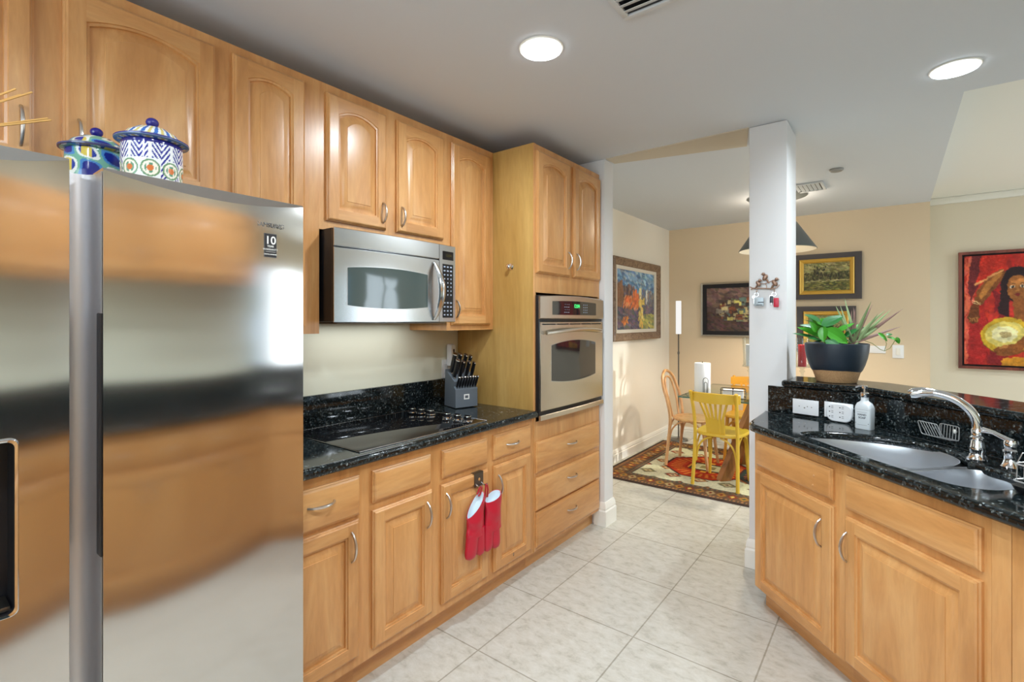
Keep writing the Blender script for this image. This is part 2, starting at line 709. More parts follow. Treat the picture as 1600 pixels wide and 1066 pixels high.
b = B()
r_ = random.Random(2)
for k in range(32):
    for zz in (0.3, 0.8, 1.3, 1.8, 2.3):  # hedge raised this tall, unseen, to keep low sun out of the nearer window
        b.ball((5.6 + r_.uniform(-.25, .25), 1.2 + k * 0.105, zz + r_.uniform(-.2, .2)), (0.28, 0.30, 0.34), n=10, m=7)
tag(obj('hedge', b, 'hedge'), 'green garden hedge outside the living room window', 'hedge')
window(1, 'x', 2.9, 4.4, 0.3, 2.25, 4.06)
window(2, 'x', 4.7, 6.2, 0.3, 2.25, 4.06)
window(3, 'y', -1.7, 0.5, 1.0, 2.2, -1.86)  # unseen window, added for the rear fill light

# ceilings: the low one over kitchen and dining room stops along an L-shaped edge
b = B()
b.flat2d([(-2.4, -2.0), (4.3, -2.0), (4.3, 3.26), (0.272, 3.26), (0.272, 6.22), (-2.4, 6.22)], [], CZ, CZ + 0.30)
struct('ceiling', b, 'ceiling_paint', 0)
b = B(); b.box(0.272, 4.3, 3.26, 7.2, LZ, LZ + 0.1); struct('ceiling_living', b, 'ceiling_pale', 0)
b = B(); b.prism([(-1.575, 3.10), (-0.665, 3.10), (-0.742, 3.42), (-1.57, 3.228)], CZ - 0.006, CZ + 0.02)
struct('trim_1', b, 'ceiling_header', 0)
b = B(); b.box(0.272, 4.0, 6.955, 7.0, LZ - 0.07, LZ, 0.015); struct('trim_2', b, 'trim_white')

# stub wall at the end of the oven cabinet, and the square post
b = B(); b.box(XW, -1.585, 3.105, 3.235, 0, CZ, 0.006); struct('wall_stub', b, 'wall_white')
b = B(); b.box(-0.665, -0.467, 3.108, 3.42, 0, CZ, 0.012); struct('wall_post', b, 'wall_white')


def base_profile(b, path, closed=False, h=0.15):
    """baseboard: a stepped profile swept along a plan path (outside face to the right of travel)"""
    prof = [(0, 0), (0.018, 0), (0.018, h * 0.62), (0.012, h * 0.68), (0.014, h * 0.74), (0.010, h * 0.90), (0.004, h), (0, h)]
    P = [Vector((x, y)) for x, y in path]
    n = len(P)
    rings = []
    for i in range(n):
        d0 = (P[i] - P[i - 1]).normalized() if i > 0 else None
        d1 = (P[i + 1] - P[i]).normalized() if i < n - 1 else None
        if d0 is None: d0 = d1
        if d1 is None: d1 = d0
        n0, n1 = Vector((d0.y, -d0.x)), Vector((d1.y, -d1.x))
        nn = (n0 + n1)
        nn = nn / max(nn.length_squared / 2, 1e-6) * 1.0
        rings.append([(P[i].x + nn.x * o_, P[i].y + nn.y * o_, z) for o_, z in prof])
    b.loft(rings)


b = B(); base_profile(b, [(XW, 6.09), (0.272, 6.09)], h=0.125); struct('baseboard_dining_back', b, 'trim_white', 20)
b = B(); base_profile(b, [(XW, 3.235), (XW, 6.09)], h=0.125); struct('baseboard_dining_left', b, 'trim_white', 20)
b = B(); base_profile(b, [(-1.66, 3.105), (-1.585, 3.105), (-1.585, 3.235), (XW, 3.235)], h=0.165); struct('baseboard_stub', b, 'trim_white', 20)
b = B(); base_profile(b, [(-0.467, 3.42), (-0.665, 3.42), (-0.665, 3.108), (-0.56, 3.108)], h=0.165); struct('baseboard_post', b, 'trim_white', 20)


# ================================================================== CABINET PARTS
def panel_rings(w, h, rings, arch, N=13):
    out = []
    for ins, x in rings:
        a = arch if ins > 0.04 else 0.0
        pts = [(x, ins, ins), (x, w - ins, ins)]
        for i in range(N):
            t = i / (N - 1)
            y = (w - ins) + t * (2 * ins - w)
            pts.append((x, y, h - ins - a * (2 * t - 1) ** 2))
        out.append(pts)
    return out


DOOR = [(0, 0), (0, 0.010), (0.005, 0.013), (0.006, 0.017), (0.011, 0.020), (0.052, 0.020), (0.0535, 0.0160), (0.0600, 0.0150), (0.0615, 0.0075), (0.0645, 0.0075), (0.069, 0.0088), (0.079, 0.0122), (0.090, 0.0168), (0.0955, 0.0180), (0.0965, 0.0200), (0.0985, 0.0202)]
SLAB = [(0, 0), (0, 0.010), (0.005, 0.0125), (0.006, 0.015), (0.012, 0.0195), (0.014, 0.020)]


def pull(b, p0, p1, out=0.028, r=0.0048, base=0.0):
    """arched bar handle between two feet, bowing out along +x"""
    p0, p1 = Vector(p0), Vector(p1)
    pts = []
    for i in range(15):
        t = i / 14
        q = p0.lerp(p1, t)
        q.x += base + out * math.sin(PI * t) ** 0.6
        pts.append(q)
    rr = [r * (0.8 + 0.35 * math.sin(PI * i / 14)) for i in range(15)]
    b.tube(pts, rr, 8)


def door(parent, y0, y1, z0, z1, arch=0.0, handle=None, mat='maple_v', name='door', x=0.0):
    w, h = y1 - y0, z1 - z0
    b = B()
    if name != 'door':
        b.loft(panel_rings(w, h, SLAB, arch))
    else:
        # edge, then stiles and rails (rails with their own grain), then the raised panel
        b.loft(panel_rings(w, h, DOOR[:5], arch), True, False)
        fx, a_, i_ = DOOR[4][1], DOOR[4][0], DOOR[5][0]
        q = lambda y, z: b.bm.verts.new((fx, y, z))
        b.face([q(a_, a_), q(i_, a_), q(i_, h - a_), q(a_, h - a_)])
        b.face([q(w - i_, a_), q(w - a_, a_), q(w - a_, h - a_), q(w - i_, h - a_)])
        b.face([q(i_, a_), q(w - i_, a_), q(w - i_, i_), q(i_, i_)], 1)
        inner = panel_rings(w, h, [DOOR[5]], arch)[0][2:]
        for pa, pb in zip(inner, inner[1:]):
            b.face([q(pb[1], pb[2]), q(pa[1], pa[2]), q(pa[1], h - a_), q(pb[1], h - a_)], 1)
        b.loft(panel_rings(w, h, DOOR[5:], arch), False, True)
    o = obj(name, b, [mat, 'maple_h'], parent, (x, y0, z0), smooth=25)
    if handle:
        kind, hy, hz, ln = handle
        hb = B()
        if kind == 'v':
            pull(hb, (0.019, hy - y0, hz - ln / 2 - z0), (0.019, hy - y0, hz + ln / 2 - z0))
        else:
            pull(hb, (0.019, hy - ln / 2 - y0, hz - z0), (0.019, hy + ln / 2 - y0, hz - z0))
        obj('handle', hb, 'nickel', o)
    return o


def carcass_base(parent, wdt, depth=0.585, top=0.875, inner=None, toe=0.105, toe_in=0.055):
    """open-topped box with a face frame"""
    zi = inner or top
    b = B()
    b.box(-depth, -0.02, 0, 0.016, toe, zi)
    b.box(-depth, -0.02, wdt - 0.016, wdt, toe, zi)
    b.box(-depth, -depth + 0.012, 0.016, wdt - 0.016, toe, zi)
    b.box(-depth + 0.012, -0.02, 0.016, wdt - 0.016, toe, toe + 0.016)
    b.box(-0.02, 0, 0, wdt, toe, top)
    obj('body', b, 'maple_v', parent)
    b = B()
    b.box(-depth, -toe_in, 0.0, wdt, 0, toe)
    obj('toe_kick', b, 'maple_h', parent)


def carcass_upper(parent, wdt, z0, z1, depth):
    b = B()
    b.box(-depth, 0, 0, wdt, z0, z1)
    obj('body', b, 'maple_v', parent)


XF = -1.625      # face frame plane of the left run
# ------------------------------------------------------------------ left run, base units
t = thing('base_cabinet', 'maple base cabinet next to the fridge, one drawer over one door', 'cabinet', (XF, 0.765, 0), group='maple base cabinets along the cooktop wall')
carcass_base(t, 0.391)
door(t, 0.03, 0.376, 0.687, 0.838, 0, ('h', 0.211, 0.775, 0.105), 'maple_h', 'drawer')
door(t, 0.03, 0.372, 0.150, 0.672, 0, ('v', 0.335, 0.578, 0.112))

t = thing('base_cabinet', 'wide maple base cabinet under the black cooktop with two blank drawer fronts', 'cabinet', (XF, 1.156, 0), group='maple base cabinets along the cooktop wall')
carcass_base(t, 0.750)
door(t, 0.043, 0.352, 0.712, 0.838, 0, None, 'maple_h', 'drawer_front')
door(t, 0.420, 0.734, 0.712, 0.838, 0, None, 'maple_h', 'drawer_front')
door(t, 0.043, 0.358, 0.140, 0.682, 0, ('v', 0.322, 0.580, 0.112))
door(t, 0.416, 0.737, 0.143, 0.684, 0, ('v', 0.440, 0.585, 0.112))

t = thing('base_cabinet', 'narrow maple base cabinet between the oven cabinet and the oven mitts', 'cabinet', (XF, 1.906, 0), group='maple base cabinets along the cooktop wall')
carcass_base(t, 0.396)
door(t, 0.034, 0.356, 0.715, 0.840, 0, ('h', 0.181, 0.777, 0.105), 'maple_h', 'drawer')
dd = door(t, 0.034, 0.356, 0.140, 0.684, 0, ('v', 0.062, 0.578, 0.112))
b = B(); b.box(0.0201, 0.0206, 0.150, 0.158, 0.030, 0.048, 0); obj('scuff_mark', b, 'carved_wood', dd)

# ------------------------------------------------------------------ oven cabinet
t = thing('oven_cabinet', 'tall maple cabinet holding the wall oven, two arched doors above, three drawers below', 'cabinet', (XF, 2.303, 0))
Wd = 0.797
b = B()
D = 0.59
b.box(-D, 0, 0, 0.02, 0.105, 2.44, mi=1)                      # side seen from the counter
b.box(-D, 0, Wd - 0.014, Wd, 0.105, 2.44, mi=0)
b.box(-D, -D + 0.012, 0.02, Wd - 0.014, 0.105, 2.44)
b.box(-D + 0.012, 0, 0.02, Wd - 0.014, 0.105, 0.845)
b.box(-D + 0.012, 0, 0.02, Wd - 0.014, 1.588, 2.44)
obj('body', b, ['maple_v', 'maple_veneer'], t)
b = B(); b.box(-0.001, 0.003, 0.0, 0.022, 0.105, 2.44, 0.001); obj('edge_strip', b, 'maple_v', t)
b = B(); b.box(-D, -0.055, 0, Wd, 0, 0.105); obj('toe_kick', b, 'maple_h', t)
door(t, 0.020, 0.383, 1.700, 2.404, 0.031, ('v', 0.355, 1.80, 0.105))
door(t, 0.432, 0.786, 1.700, 2.404, 0.031, ('v', 0.460, 1.80, 0.105))
for z0, z1 in ((0.553, 0.730), (0.338, 0.526), (0.128, 0.328)):
    door(t, 0.014, 0.773, z0, z1, 0, ('h', 0.395, (z0 + z1) / 2 + 0.018, 0.105), 'maple_h', 'drawer')

b = B(); Mx = Matrix.Rotation(PI / 2, 4, 'X')
b.lathe([(0, 0), (0.019, 0), (0.019, 0.003), (0.010, 0.006), (0.007, 0.018), (0.013, 0.026), (0.014, 0.031), (0.008, 0.036), (0, 0.037)], 24, M=Mx)
tag(obj('robe_hook', b, 'chrome', None, (-1.785, 2.3035, 1.743)), 'small round chrome hook on the bare side of the oven cabinet', 'hook')

# ------------------------------------------------------------------ upper cabinets
XU = -1.92
UG = 'maple wall cabinets along the left wall'
t = thing('wall_cabinet', 'wide maple wall cabinet above the fridge, big arched door behind the jars', 'cabinet', (XU, -0.16, 1.80), group=UG)
carcass_upper(t, 0.925, 0, 0.64, 0.30)
door(t, 0.50, 0.908, 0.055, 0.605, 0.036, ('v', 0.535, 0.165, 0.11))
door(t, 0.03, 0.44, 0.055, 0.605, 0.036, ('v', 0.412, 0.165, 0.11))
t = thing('wall_cabinet', 'tall narrow maple wall cabinet between the fridge and the microwave', 'cabinet', (XU, 0.765, 1.372), group=UG)
carcass_upper(t, 0.391, 0, 1.068, 0.30)
door(t, 0.041, 0.321, 0.030, 1.034, 0.024, None)
t = thing('wall_cabinet', 'short maple wall cabinet right above the microwave with two arched doors', 'cabinet', (XU, 1.156, 1.815), group=UG)
carcass_upper(t, 0.752, 0, 0.625, 0.30)
door(t, 0.028, 0.340, 0.040, 0.588, 0.030, ('v', 0.315, 0.118, 0.095))
door(t, 0.403, 0.718, 0.042, 0.588, 0.030, ('v', 0.428, 0.118, 0.095))
t = thing('wall_cabinet', 'tall narrow maple wall cabinet between the microwave and the oven cabinet', 'cabinet', (XU, 1.908, 1.372), group=UG)
carcass_upper(t, 0.392, 0, 1.068, 0.30)
door(t, 0.027, 0.353, 0.028, 1.030, 0.030, ('v', 0.055, 0.118, 0.095))

# ------------------------------------------------------------------ left worktop
t = thing('worktop', 'speckled black granite worktop around the cooktop, with a low upstand', 'worktop', (-1.9, 1.53, 0.878))
b = B(); b.flat2d([(-2.219, 0.765), (-1.588, 0.765), (-1.588, 2.300), (-2.219, 2.300)], [], 0.877, 0.916, 0.016)
obj('slab', b, 'granite', t, world=True)
b = B(); b.box(-2.219, -2.199, 0.765, 2.300, 0.916, 1.067, 0.002); obj('upstand', b, 'granite', t, world=True)

# ------------------------------------------------------------------ cooktop
t = thing('cooktop', 'black glass electric cooktop set in the granite, knobs on its far end', 'cooktop', (-1.90, 1.54, 0.917))
b = B(); b.box(-2.155, -1.635, 1.155, 1.905, 0.9165, 0.921, 0.0015); obj('glass_plate', b, 'black_glass', t, world=True)
b = B(); b.tube([(-2.157, 1.153, 0.9185), (-1.633, 1.153, 0.9185), (-1.633, 1.907, 0.9185), (-2.157, 1.907, 0.9185)], 0.0022, 6, True); obj('rim', b, 'steel_trim', t, world=True)
for kx, ky in ((-2.100, 1.822), (-2.043, 1.835), (-1.975, 1.842), (-1.845, 1.836), (-1.772, 1.838), (-1.705, 1.842)):
    b = B()
    b.lathe([(0, 0), (0.024, 0), (0.024, 0.004), (0.019, 0.007), (0.018, 0.020), (0.015, 0.023), (0, 0.023)], 24, (kx, ky, 0.921))
    b.box(kx - 0.017, kx + 0.017, ky - 0.003, ky + 0.003, 0.943, 0.950, 0.002)
    k = obj('knob', b, 'knob_black', t, world=True)
    b = B(); b.lathe([(0.0245, 0), (0.027, 0.001), (0.0262, 0.004), (0.0245, 0.0042)], 24, (kx, ky, 0.921)); b.lathe([(0.0155, 0.0215), (0.0190, 0.0205), (0.0186, 0.0235), (0.0155, 0.0245)], 24, (kx, ky, 0.921)); obj('collar', b, 'chrome', k, world=True)

# ------------------------------------------------------------------ microwave
t = thing('microwave', 'stainless over-the-range microwave hung under the short wall cabinet', 'microwave', (-2.0, 1.54, 1.414))
y0, y1, z0, z1 = 1.165, 1.876, 1.418, 1.8145
b = B(); b.box(-2.219, -1.848, y0 + 0.004, y1 - 0.004, z0 + 0.004, z1, 0.003)
b.box(-1.8475, -1.830, y0 + 0.002, y1 - 0.004, z0 + 0.006, z1 - 0.002, 0.002)
obj('body', b, 'black_plastic', t, world=True)


def bowfront(ya, yb, za, zb, xf, thick, bow, yc0, yc1, n=18):
    """front skin, bowed forward in plan"""
    b = B()
    rings = []
    for i in range(n + 1):
        y = ya + (yb - ya) * i / n
        tt = (y - yc0) / (yc1 - yc0)
        x = xf + bow * (1 - (2 * tt - 1) ** 2)
        e = 0.003
        rings.append([(xf - thick, y, za), (x - e, y, za), (x, y, za + e), (x, y, zb - e), (x - e, y, zb), (xf - thick, y, zb)])
    b.loft(rings)
    return b


bow = 0.014
b = bowfront(y0, 1.751, 1.737, z1, -1.824, 0.005, bow, y0, y1); obj('vent_panel', b, 'appliance_steel', t, world=True)
b = bowfront(y0, 1.751, z0, 1.733, -1.824, 0.005, bow, y0, y1); dr = obj('door', b, 'appliance_steel', t, world=True)
b = bowfront(1.754, y1, z0, z1, -1.824, 0.005, bow, y0, y1); cp = obj('control_panel', b, 'appliance_steel', t, world=True)


def bow_x(y, xf=-1.824):
    tt = (y - y0) / (y1 - y0)
    return xf + bow * (1 - (2 * tt - 1) ** 2)


def bow_patch(outline, dx, thick=0.002):
    """flat-outlined patch following the bowed front; outline = [(y, z)] counter-clockwise seen from the front"""
    b = B()
    cy = sum(p[0] for p in outline) / len(outline); cz = sum(p[1] for p in outline) / len(outline)
    rings = []
    for k, dd_ in ((1.0, -thick), (1.0, 0.0), (0.66, 0), (0.33, 0), (0.02, 0)):
        rings.append([(bow_x(cy + (y - cy) * k) + dx + dd_, cy + (y - cy) * k, cz + (z - cz) * k) for y, z in outline])
    b.loft(rings, True, True)
    return b


def curved_window(ya, yb, za, zb, bulge, n=14):
    pts = []
    for i in range(n):
        tt = i / (n - 1)
        pts.append((ya + (yb - ya) * tt, za - bulge * (1 - (2 * tt - 1) ** 2)))
    for i in range(n):
        tt = i / (n - 1)
        pts.append((yb + (ya - yb) * tt, zb + bulge * (1 - (2 * tt - 1) ** 2)))
    return pts


obj('window_trim', bow_patch(curved_window(1.222, 1.675, 1.488, 1.655, 0.012), 0.0006), 'steel_trim', dr, world=True)
obj('window', bow_patch(curved_window(1.226, 1.671, 1.492, 1.651, 0.012), 0.0016), 'microwave_glass', dr, world=True)
# bow-tie handle with a slot behind it
b = B()
hy = 1.713
pts = []
for i in range(17):
    tt = i / 16
    pts.append((bow_x(hy) + 0.004 + 0.042 * math.sin(PI * tt) ** 0.8, hy + 0.014 * math.sin(PI * tt), 1.432 + 0.283 * tt))
b.tube(pts, [0.006 + 0.010 * math.sin(PI * i / 16) for i in range(17)], 10, flat=1.3)
obj('handle', b, 'appliance_steel', dr, world=True)
obj('display', bow_patch([(1.778, 1.738), (1.860, 1.738), (1.860, 1.782), (1.778, 1.782)], 0.001), 'black_glass', cp, world=True)
b = bow_patch([(1.778, 1.441), (1.858, 1.441), (1.858, 1.716), (1.778, 1.716)], 0.001)
for r_ in range(13):
    z = 1.702 - r_ * 0.0205
    for c_ in range(3):
        y = 1.789 + c_ * 0.0245
        w_ = 0.013 if r_ in (0, 1, 9, 10) else (0.007 if 2 < r_ < 8 else 0.011)
        if r_ in (8,):
            continue
        b.box(bow_x(y) + 0.001, bow_x(y) + 0.0016, y - w_ / 2 + 0.002, y + w_ / 2 + 0.002, z - 0.0035, z + 0.0035, mi=1)
obj('keypad', b, ['knob_black', 'keypad_ink'], cp, world=True)
b = B(); MT = lambda x, y, z: Matrix.Translation((x, y, z)) @ Matrix.Rotation(PI / 2, 4, 'Z') @ Matrix.Rotation(PI / 2, 4, 'X')
b.text('12:04', 0.020, MT(bow_x(1.82) + 0.0022, 1.82, 1.76)); obj('clock_digits', b, 'amber_display', cp, world=True)
b = B(); b.box(-2.10, -1.86, 1.20, 1.84, z0 - 0.006, z0 + 0.004, 0.002); obj('grease_filter', b, 'grey_metal', t, world=True)
area('cooktop_fill', (-2.03, 1.54, 1.405), (0, 0, 0), 0.26, 0.6, 1.6, (0.95, 0.98, 1.0))  # added fill with no visible lamp, brightens the wall under the microwave

# ------------------------------------------------------------------ wall oven
t = thing('built_in_oven', 'stainless built-in oven in the tall maple cabinet', 'oven', (-1.75, 2.70, 0.85))
oy0, oy1 = 2.330, 3.082
b = B(); b.box(-2.15, -1.628, 2.345, 3.066, 0.866, 1.568); b.box(-1.624, -1.6, 2.322, 3.086, 0.872, 1.572, 0.002); obj('body', b, 'black_plastic', t, world=True)


def oskin(za, zb, xf, bow_, ya=oy0 - 0.008, yb=oy1 + 0.006, top=0.0, th=0.012, n=20):
    b = B(); rings = []
    for i in range(n + 1):
        y = ya + (yb - ya) * i / n
        q = 1 - (2 * i / n - 1) ** 2
        x = xf + bow_ * q
        e = 0.004
        rings.append([(xf - th, y, za), (x - e, y, za), (x, y, za + e), (x, y, zb - e + top * q), (x - e, y, zb + top * q), (xf - th, y, zb + top * q)])
    b.loft(rings)
    return b


cp = obj('control_panel', oskin(1.436, 1.566, -1.588, 0.012, top=0.012), 'oven_steel', t, world=True)
od = obj('door', oskin(0.905, 1.418, -1.590, 0.010, oy0, oy1), 'oven_steel', t, world=True)
obj('lower_trim', oskin(0.852, 0.884, -1.586, 0.010), 'oven_steel', t, world=True)


def oven_patch(outline, dx, bw=0.010, xf=-1.590, th=0.003):
    b = B()
    cy = sum(p[0] for p in outline) / len(outline); cz = sum(p[1] for p in outline) / len(outline)
    fx = lambda y: xf + bw * (1 - (2 * (y - oy0) / (oy1 - oy0) - 1) ** 2)
    b.loft([[(fx(cy + (y - cy) * k) + dx + d_, cy + (y - cy) * k, cz + (z - cz) * k) for y, z in outline] for k, d_ in ((1, -th), (1, 0), (.66, 0), (.33, 0), (.02, 0))])
    return b


def cw2(ya, yb, za, zb, bt, bb, n=16):
    p = [(ya + (yb - ya) * i / (n - 1), za - bb * (1 - (2 * i / (n - 1) - 1) ** 2)) for i in range(n)]
    return p + [(yb + (ya - yb) * i / (n - 1), zb + bt * (1 - (2 * i / (n - 1) - 1) ** 2)) for i in range(n)]


obj('window_rim', oven_patch(cw2(2.428, 2.975, 1.068, 1.286, 0.024, 0.020), 0.0006), 'steel_trim', od, world=True)
obj('window', oven_patch(cw2(2.434, 2.969, 1.073, 1.281, 0.024, 0.020), 0.0014), 'oven_glass', od, world=True)
b = B()
pts = [(-1.575 + 0.045 * math.sin(PI * i / 18) ** 0.7, 2.365 + 0.665 * i / 18, 1.355 + 0.016 * math.sin(PI * i / 18)) for i in range(19)]
b.tube(pts, 0.012, 10); obj('handle', b, 'oven_steel', od, world=True)
b = B()
for k in range(5):
    ya = 2.352 + k * 0.142
    b.box(-1.5905, -1.5795 + 0.004 * (k in (1, 2, 3)), ya, ya + 0.118, 1.401, 1.408)
obj('vent_slots', b, 'dark_recess', od, world=True)
b = oven_patch(cw2(2.438, 2.972, 1.460, 1.540, 0.006, 0.0), 0.0012, 0.012, -1.588)
for k in range(4):
    for c_ in range(3):
        b.box(-1.5755, -1.5745, 2.560 + c_ * 0.022 + (0.008 if k % 2 else 0), 2.572 + c_ * 0.022, 1.474 + k * 0.016, 1.478 + k * 0.016, mi=1)
        b.box(-1.5755, -1.5745, 2.790 + c_ * 0.022, 2.799 + c_ * 0.022, 1.474 + k * 0.016, 1.480 + k * 0.016, mi=1)
obj('display_panel', b, ['oven_glass', 'keypad_ink'], cp, world=True)
b = B(); b.text('12:04', 0.032, MT(-1.5742, 2.708, 1.515), bold=0.0006); obj('clock_digits', b, 'green_display', cp, world=True)
b = B(); b.lathe([(0, 0), (0.006, 0), (0.006, 0.001), (0, 0.001)], 16, M=Matrix.Translation((-1.5868, 2.378, 1.470)) @ Matrix.Rotation(PI / 2, 4, 'Y'))
b.box(-1.587, -1.5858, 2.388, 2.398, 1.467, 1.473)
obj('emblem', b, 'dark_recess', cp, world=True)

# ================================================================== REFRIGERATOR
t = thing('refrigerator', 'stainless side-by-side refrigerator with a water dispenser in its left door', 'refrigerator', (-1.75, 0.30, 0))
b = B(); b.box(-2.20, -1.425, -0.150, 0.750, 0.02, 1.745, 0.004); obj('body', b, 'block_grey', t, world=True)
b = B(); b.box(-1.425, -1.37, -0.14, 0.74, 0.02, 0.085, 0.004); obj('base_grille', b, 'black_plastic', t, world=True)
for yy in (-0.13, 0.73):
    for xx in (-2.1, -1.45):
        b = B(); b.lathe([(0, 0), (0.02, 0), (0.02, 0.022), (0, 0.022)], 12, (xx, yy, 0)); obj('foot', b, 'black_plastic', t, world=True)


def fdoor(ya, yb, zb, zt, xb, xf, bulge, drop, n=24, e=0.006):
    """door with a front bowed in plan and a tilted facet cut along its top"""
    b = B(); rings = []
    for i in range(n + 1):
        tt = i / n
        y = ya + (yb - ya) * tt
        q = 1 - (2 * tt - 1) ** 2
        x = xf + bulge * q
        r_ = e * (1 if 0 < i < n else 0.3)
        rings.append([(xb, y, zb), (x - e, y, zb), (x, y, zb + e), (x, y, zt - 0.004 - drop * q), (x - 0.002, y, zt - 0.002 - drop * q), (xf - 0.004, y, zt), (xb, y, zt)])
    b.loft(rings)
    return b


def fdoor_open(ya, yb, zb, zt, xb, xf, bulge, drop, hy0, hy1, hz0, hz1, e=0.006):
    """the same door with a rectangular opening for the dispenser"""
    ys = sorted(set([ya + (yb - ya) * i / 24 for i in range(25)] + [hy0, hy1]))
    b = B(); V = []
    for k, y in enumerate(ys):
        q = 1 - (2 * (y - ya) / (yb - ya) - 1) ** 2
        x = xf + bulge * q
        r_ = e if 0 < k < len(ys) - 1 else e * 0.3
        V.append([b.bm.verts.new(p) for p in ((xb, y, zb), (x - e, y, zb), (x, y, zb + e), (x, y, hz0), (x, y, hz1), (x, y, zt - 0.004 - drop * q), (x - 0.002, y, zt - 0.002 - drop * q), (xf - 0.004, y, zt), (xb, y, zt))])
    for k in range(len(ys) - 1):
        for i in range(9):
            if i == 3 and hy0 - 1e-6 <= ys[k] and ys[k + 1] <= hy1 + 1e-6:
                continue
            j = (i + 1) % 9
            b.face([V[k][i], V[k][j], V[k + 1][j], V[k + 1][i]])
    b.face(V[0]); b.face(list(reversed(V[-1])))
    return b


freezer = obj('freezer_door', fdoor_open(-0.155, 0.249, 0.095, 1.762, -1.42, -1.340, 0.016, 0.036, -0.065, 0.168, 0.872, 1.200), 'fridge_steel', t, world=True, smooth=28)
b = B()
ring = lambda x, g: [(x, -0.065 - g + p[0], 0.872 - g + p[1]) for p in rrect(0, 0.233 + 2 * g, 0, 0.328 + 2 * g, 0.012)]
b.loft([ring(-1.3215, -0.001), ring(-1.3205, 0.003), ring(-1.3235, 0.005), ring(-1.336, 0.005), ring(-1.336, -0.001)], False, False)
disp = obj('water_dispenser', b, 'chrome', freezer, world=True)
b = B()
b.loft([ring(-1.3225, -0.0012), ring(-1.397, -0.0016), ring(-1.3985, -0.0017)], False, True)
obj('recess_liner', b, 'dark_recess', disp, world=True, fix=False)
b = B(); b.box(-1.395, -1.335, -0.06, 0.163, 0.875, 0.884, 0.002); obj('drip_tray', b, 'grey_metal', disp, world=True)
b = B(); b.box(-1.394, -1.372, 0.02, 0.085, 1.00, 1.13, 0.006); obj('paddle', b, 'black_plastic', disp, world=True)

fridge_door = obj('fridge_door', fdoor(0.304, 0.757, 0.095, 1.757, -1.42, -1.340, 0.016, 0.027), 'fridge_steel', t, world=True, smooth=28)
b = B()
back = [(-1.424, 0.3025), (-1.424, 0.2515), (-1.352, 0.2515), (-1.400, 0.2520), (-1.411, 0.257), (-1.4155, 0.268), (-1.4145, 0.280), (-1.409, 0.290)]
b.prism(back + [(-1.398, 0.2985), (-1.380, 0.3022), (-1.346, 0.3026), (-1.346, 0.3032), (-1.424, 0.3032)], 1.445, 1.750)
b.prism(back + [(-1.398, 0.2985), (-1.380, 0.3022), (-1.346, 0.3026), (-1.346, 0.3032), (-1.424, 0.3032)], 0.10, 0.92)
b.prism(back + [(-1.398, 0.2985), (-1.380, 0.3022), (-1.376, 0.3023), (-1.376, 0.3032), (-1.424, 0.3032)], 0.92, 1.445)
obj('handle_channel', b, 'channel_steel', t, world=True)
b = B(); b.box(-1.3755, -1.345, 0.3005, 0.3038, 0.921, 1.444, 0.001); obj('grip_recess', b, 'dark_recess', fridge_door, world=True)
b = B()
b.box(-1.3287, -1.3268, 0.6395, 0.6735, 1.598, 1.662, 0.0)
MF = lambda y, z, x=-1.3264: Matrix.Translation((x, y, z)) @ Matrix.Rotation(PI / 2, 4, 'Z') @ Matrix.Rotation(PI / 2, 4, 'X')
b.box(-1.3274, -1.3264, 0.6405, 0.6725, 1.599, 1.661, 0.0, mi=1)
b.text('10', 0.030, MF(0.6565, 1.643), 2, 0.0003, bold=0.0004)
b.text('YEAR', 0.0075, MF(0.6565, 1.6275), 2, 0.0003, bold=0.0001)
b.text('WARRANTY', 0.0072, MF(0.6565, 1.619), 2, 0.0003)
b.box(-1.3265, -1.3261, 0.643, 0.670, 1.6128, 1.6134, 0, 2)
b.text('DIGITAL INVERTER', 0.0040, MF(0.6565, 1.606), 2, 0.0003, bold=0.0001)
obj('warranty_sticker', b, ['logo_grey', 'sticker_black', 'print_white'], fridge_door, world=True, smooth=0)
b = B(); b.text('SAMSUNG', 0.0165, MF(0.657, 1.684, -1.3272), 0, 0.0006); obj('brand_lettering', b, 'logo_grey', fridge_door, world=True, smooth=0)


# ------------------------------------------------------------------ lidded jars on top of it
def painted_lathe(name, prof, n, c, fn, parent=None):
    b = B()
    V = []
    cols = []
    L = 0.0
    tot = sum(math.hypot(a[0] - p[0], a[1] - p[1]) for a, p in zip(prof, prof[1:]))
    fine = []
    for p, q in zip(prof, prof[1:]):
        k = max(1, int(math.hypot(p[0] - q[0], p[1] - q[1]) / 0.0018))
        for i in range(k):
            fine.append((p[0] + (q[0] - p[0]) * i / k, p[1] + (q[1] - p[1]) * i / k))
    fine.append(prof[-1])
    for (r, z) in fine:
        rg = []
        for i in range(n):
            a = 2 * PI * i / n
            rg.append(b.bm.verts.new((c[0] + r * math.cos(a), c[1] + r * math.sin(a), c[2] + z)))
            cols.append(fn(a, r, z))
        V.append(rg)
    for p, q in zip(V, V[1:]):
        for i in range(n):
            b.face([p[i], p[(i + 1) % n], q[(i + 1) % n], q[i]])
    b.face(list(reversed(V[0]))); b.face(V[-1])
    o = obj(name, b, 'glazed', parent, world=parent is not None, smooth=50, fix=False)
    cc = np.ones((len(cols), 4), dtype=np.float32)
    cc[:, :3] = lin(np.array(cols) / 255.0)
    color_attr(o, cc)
    return o


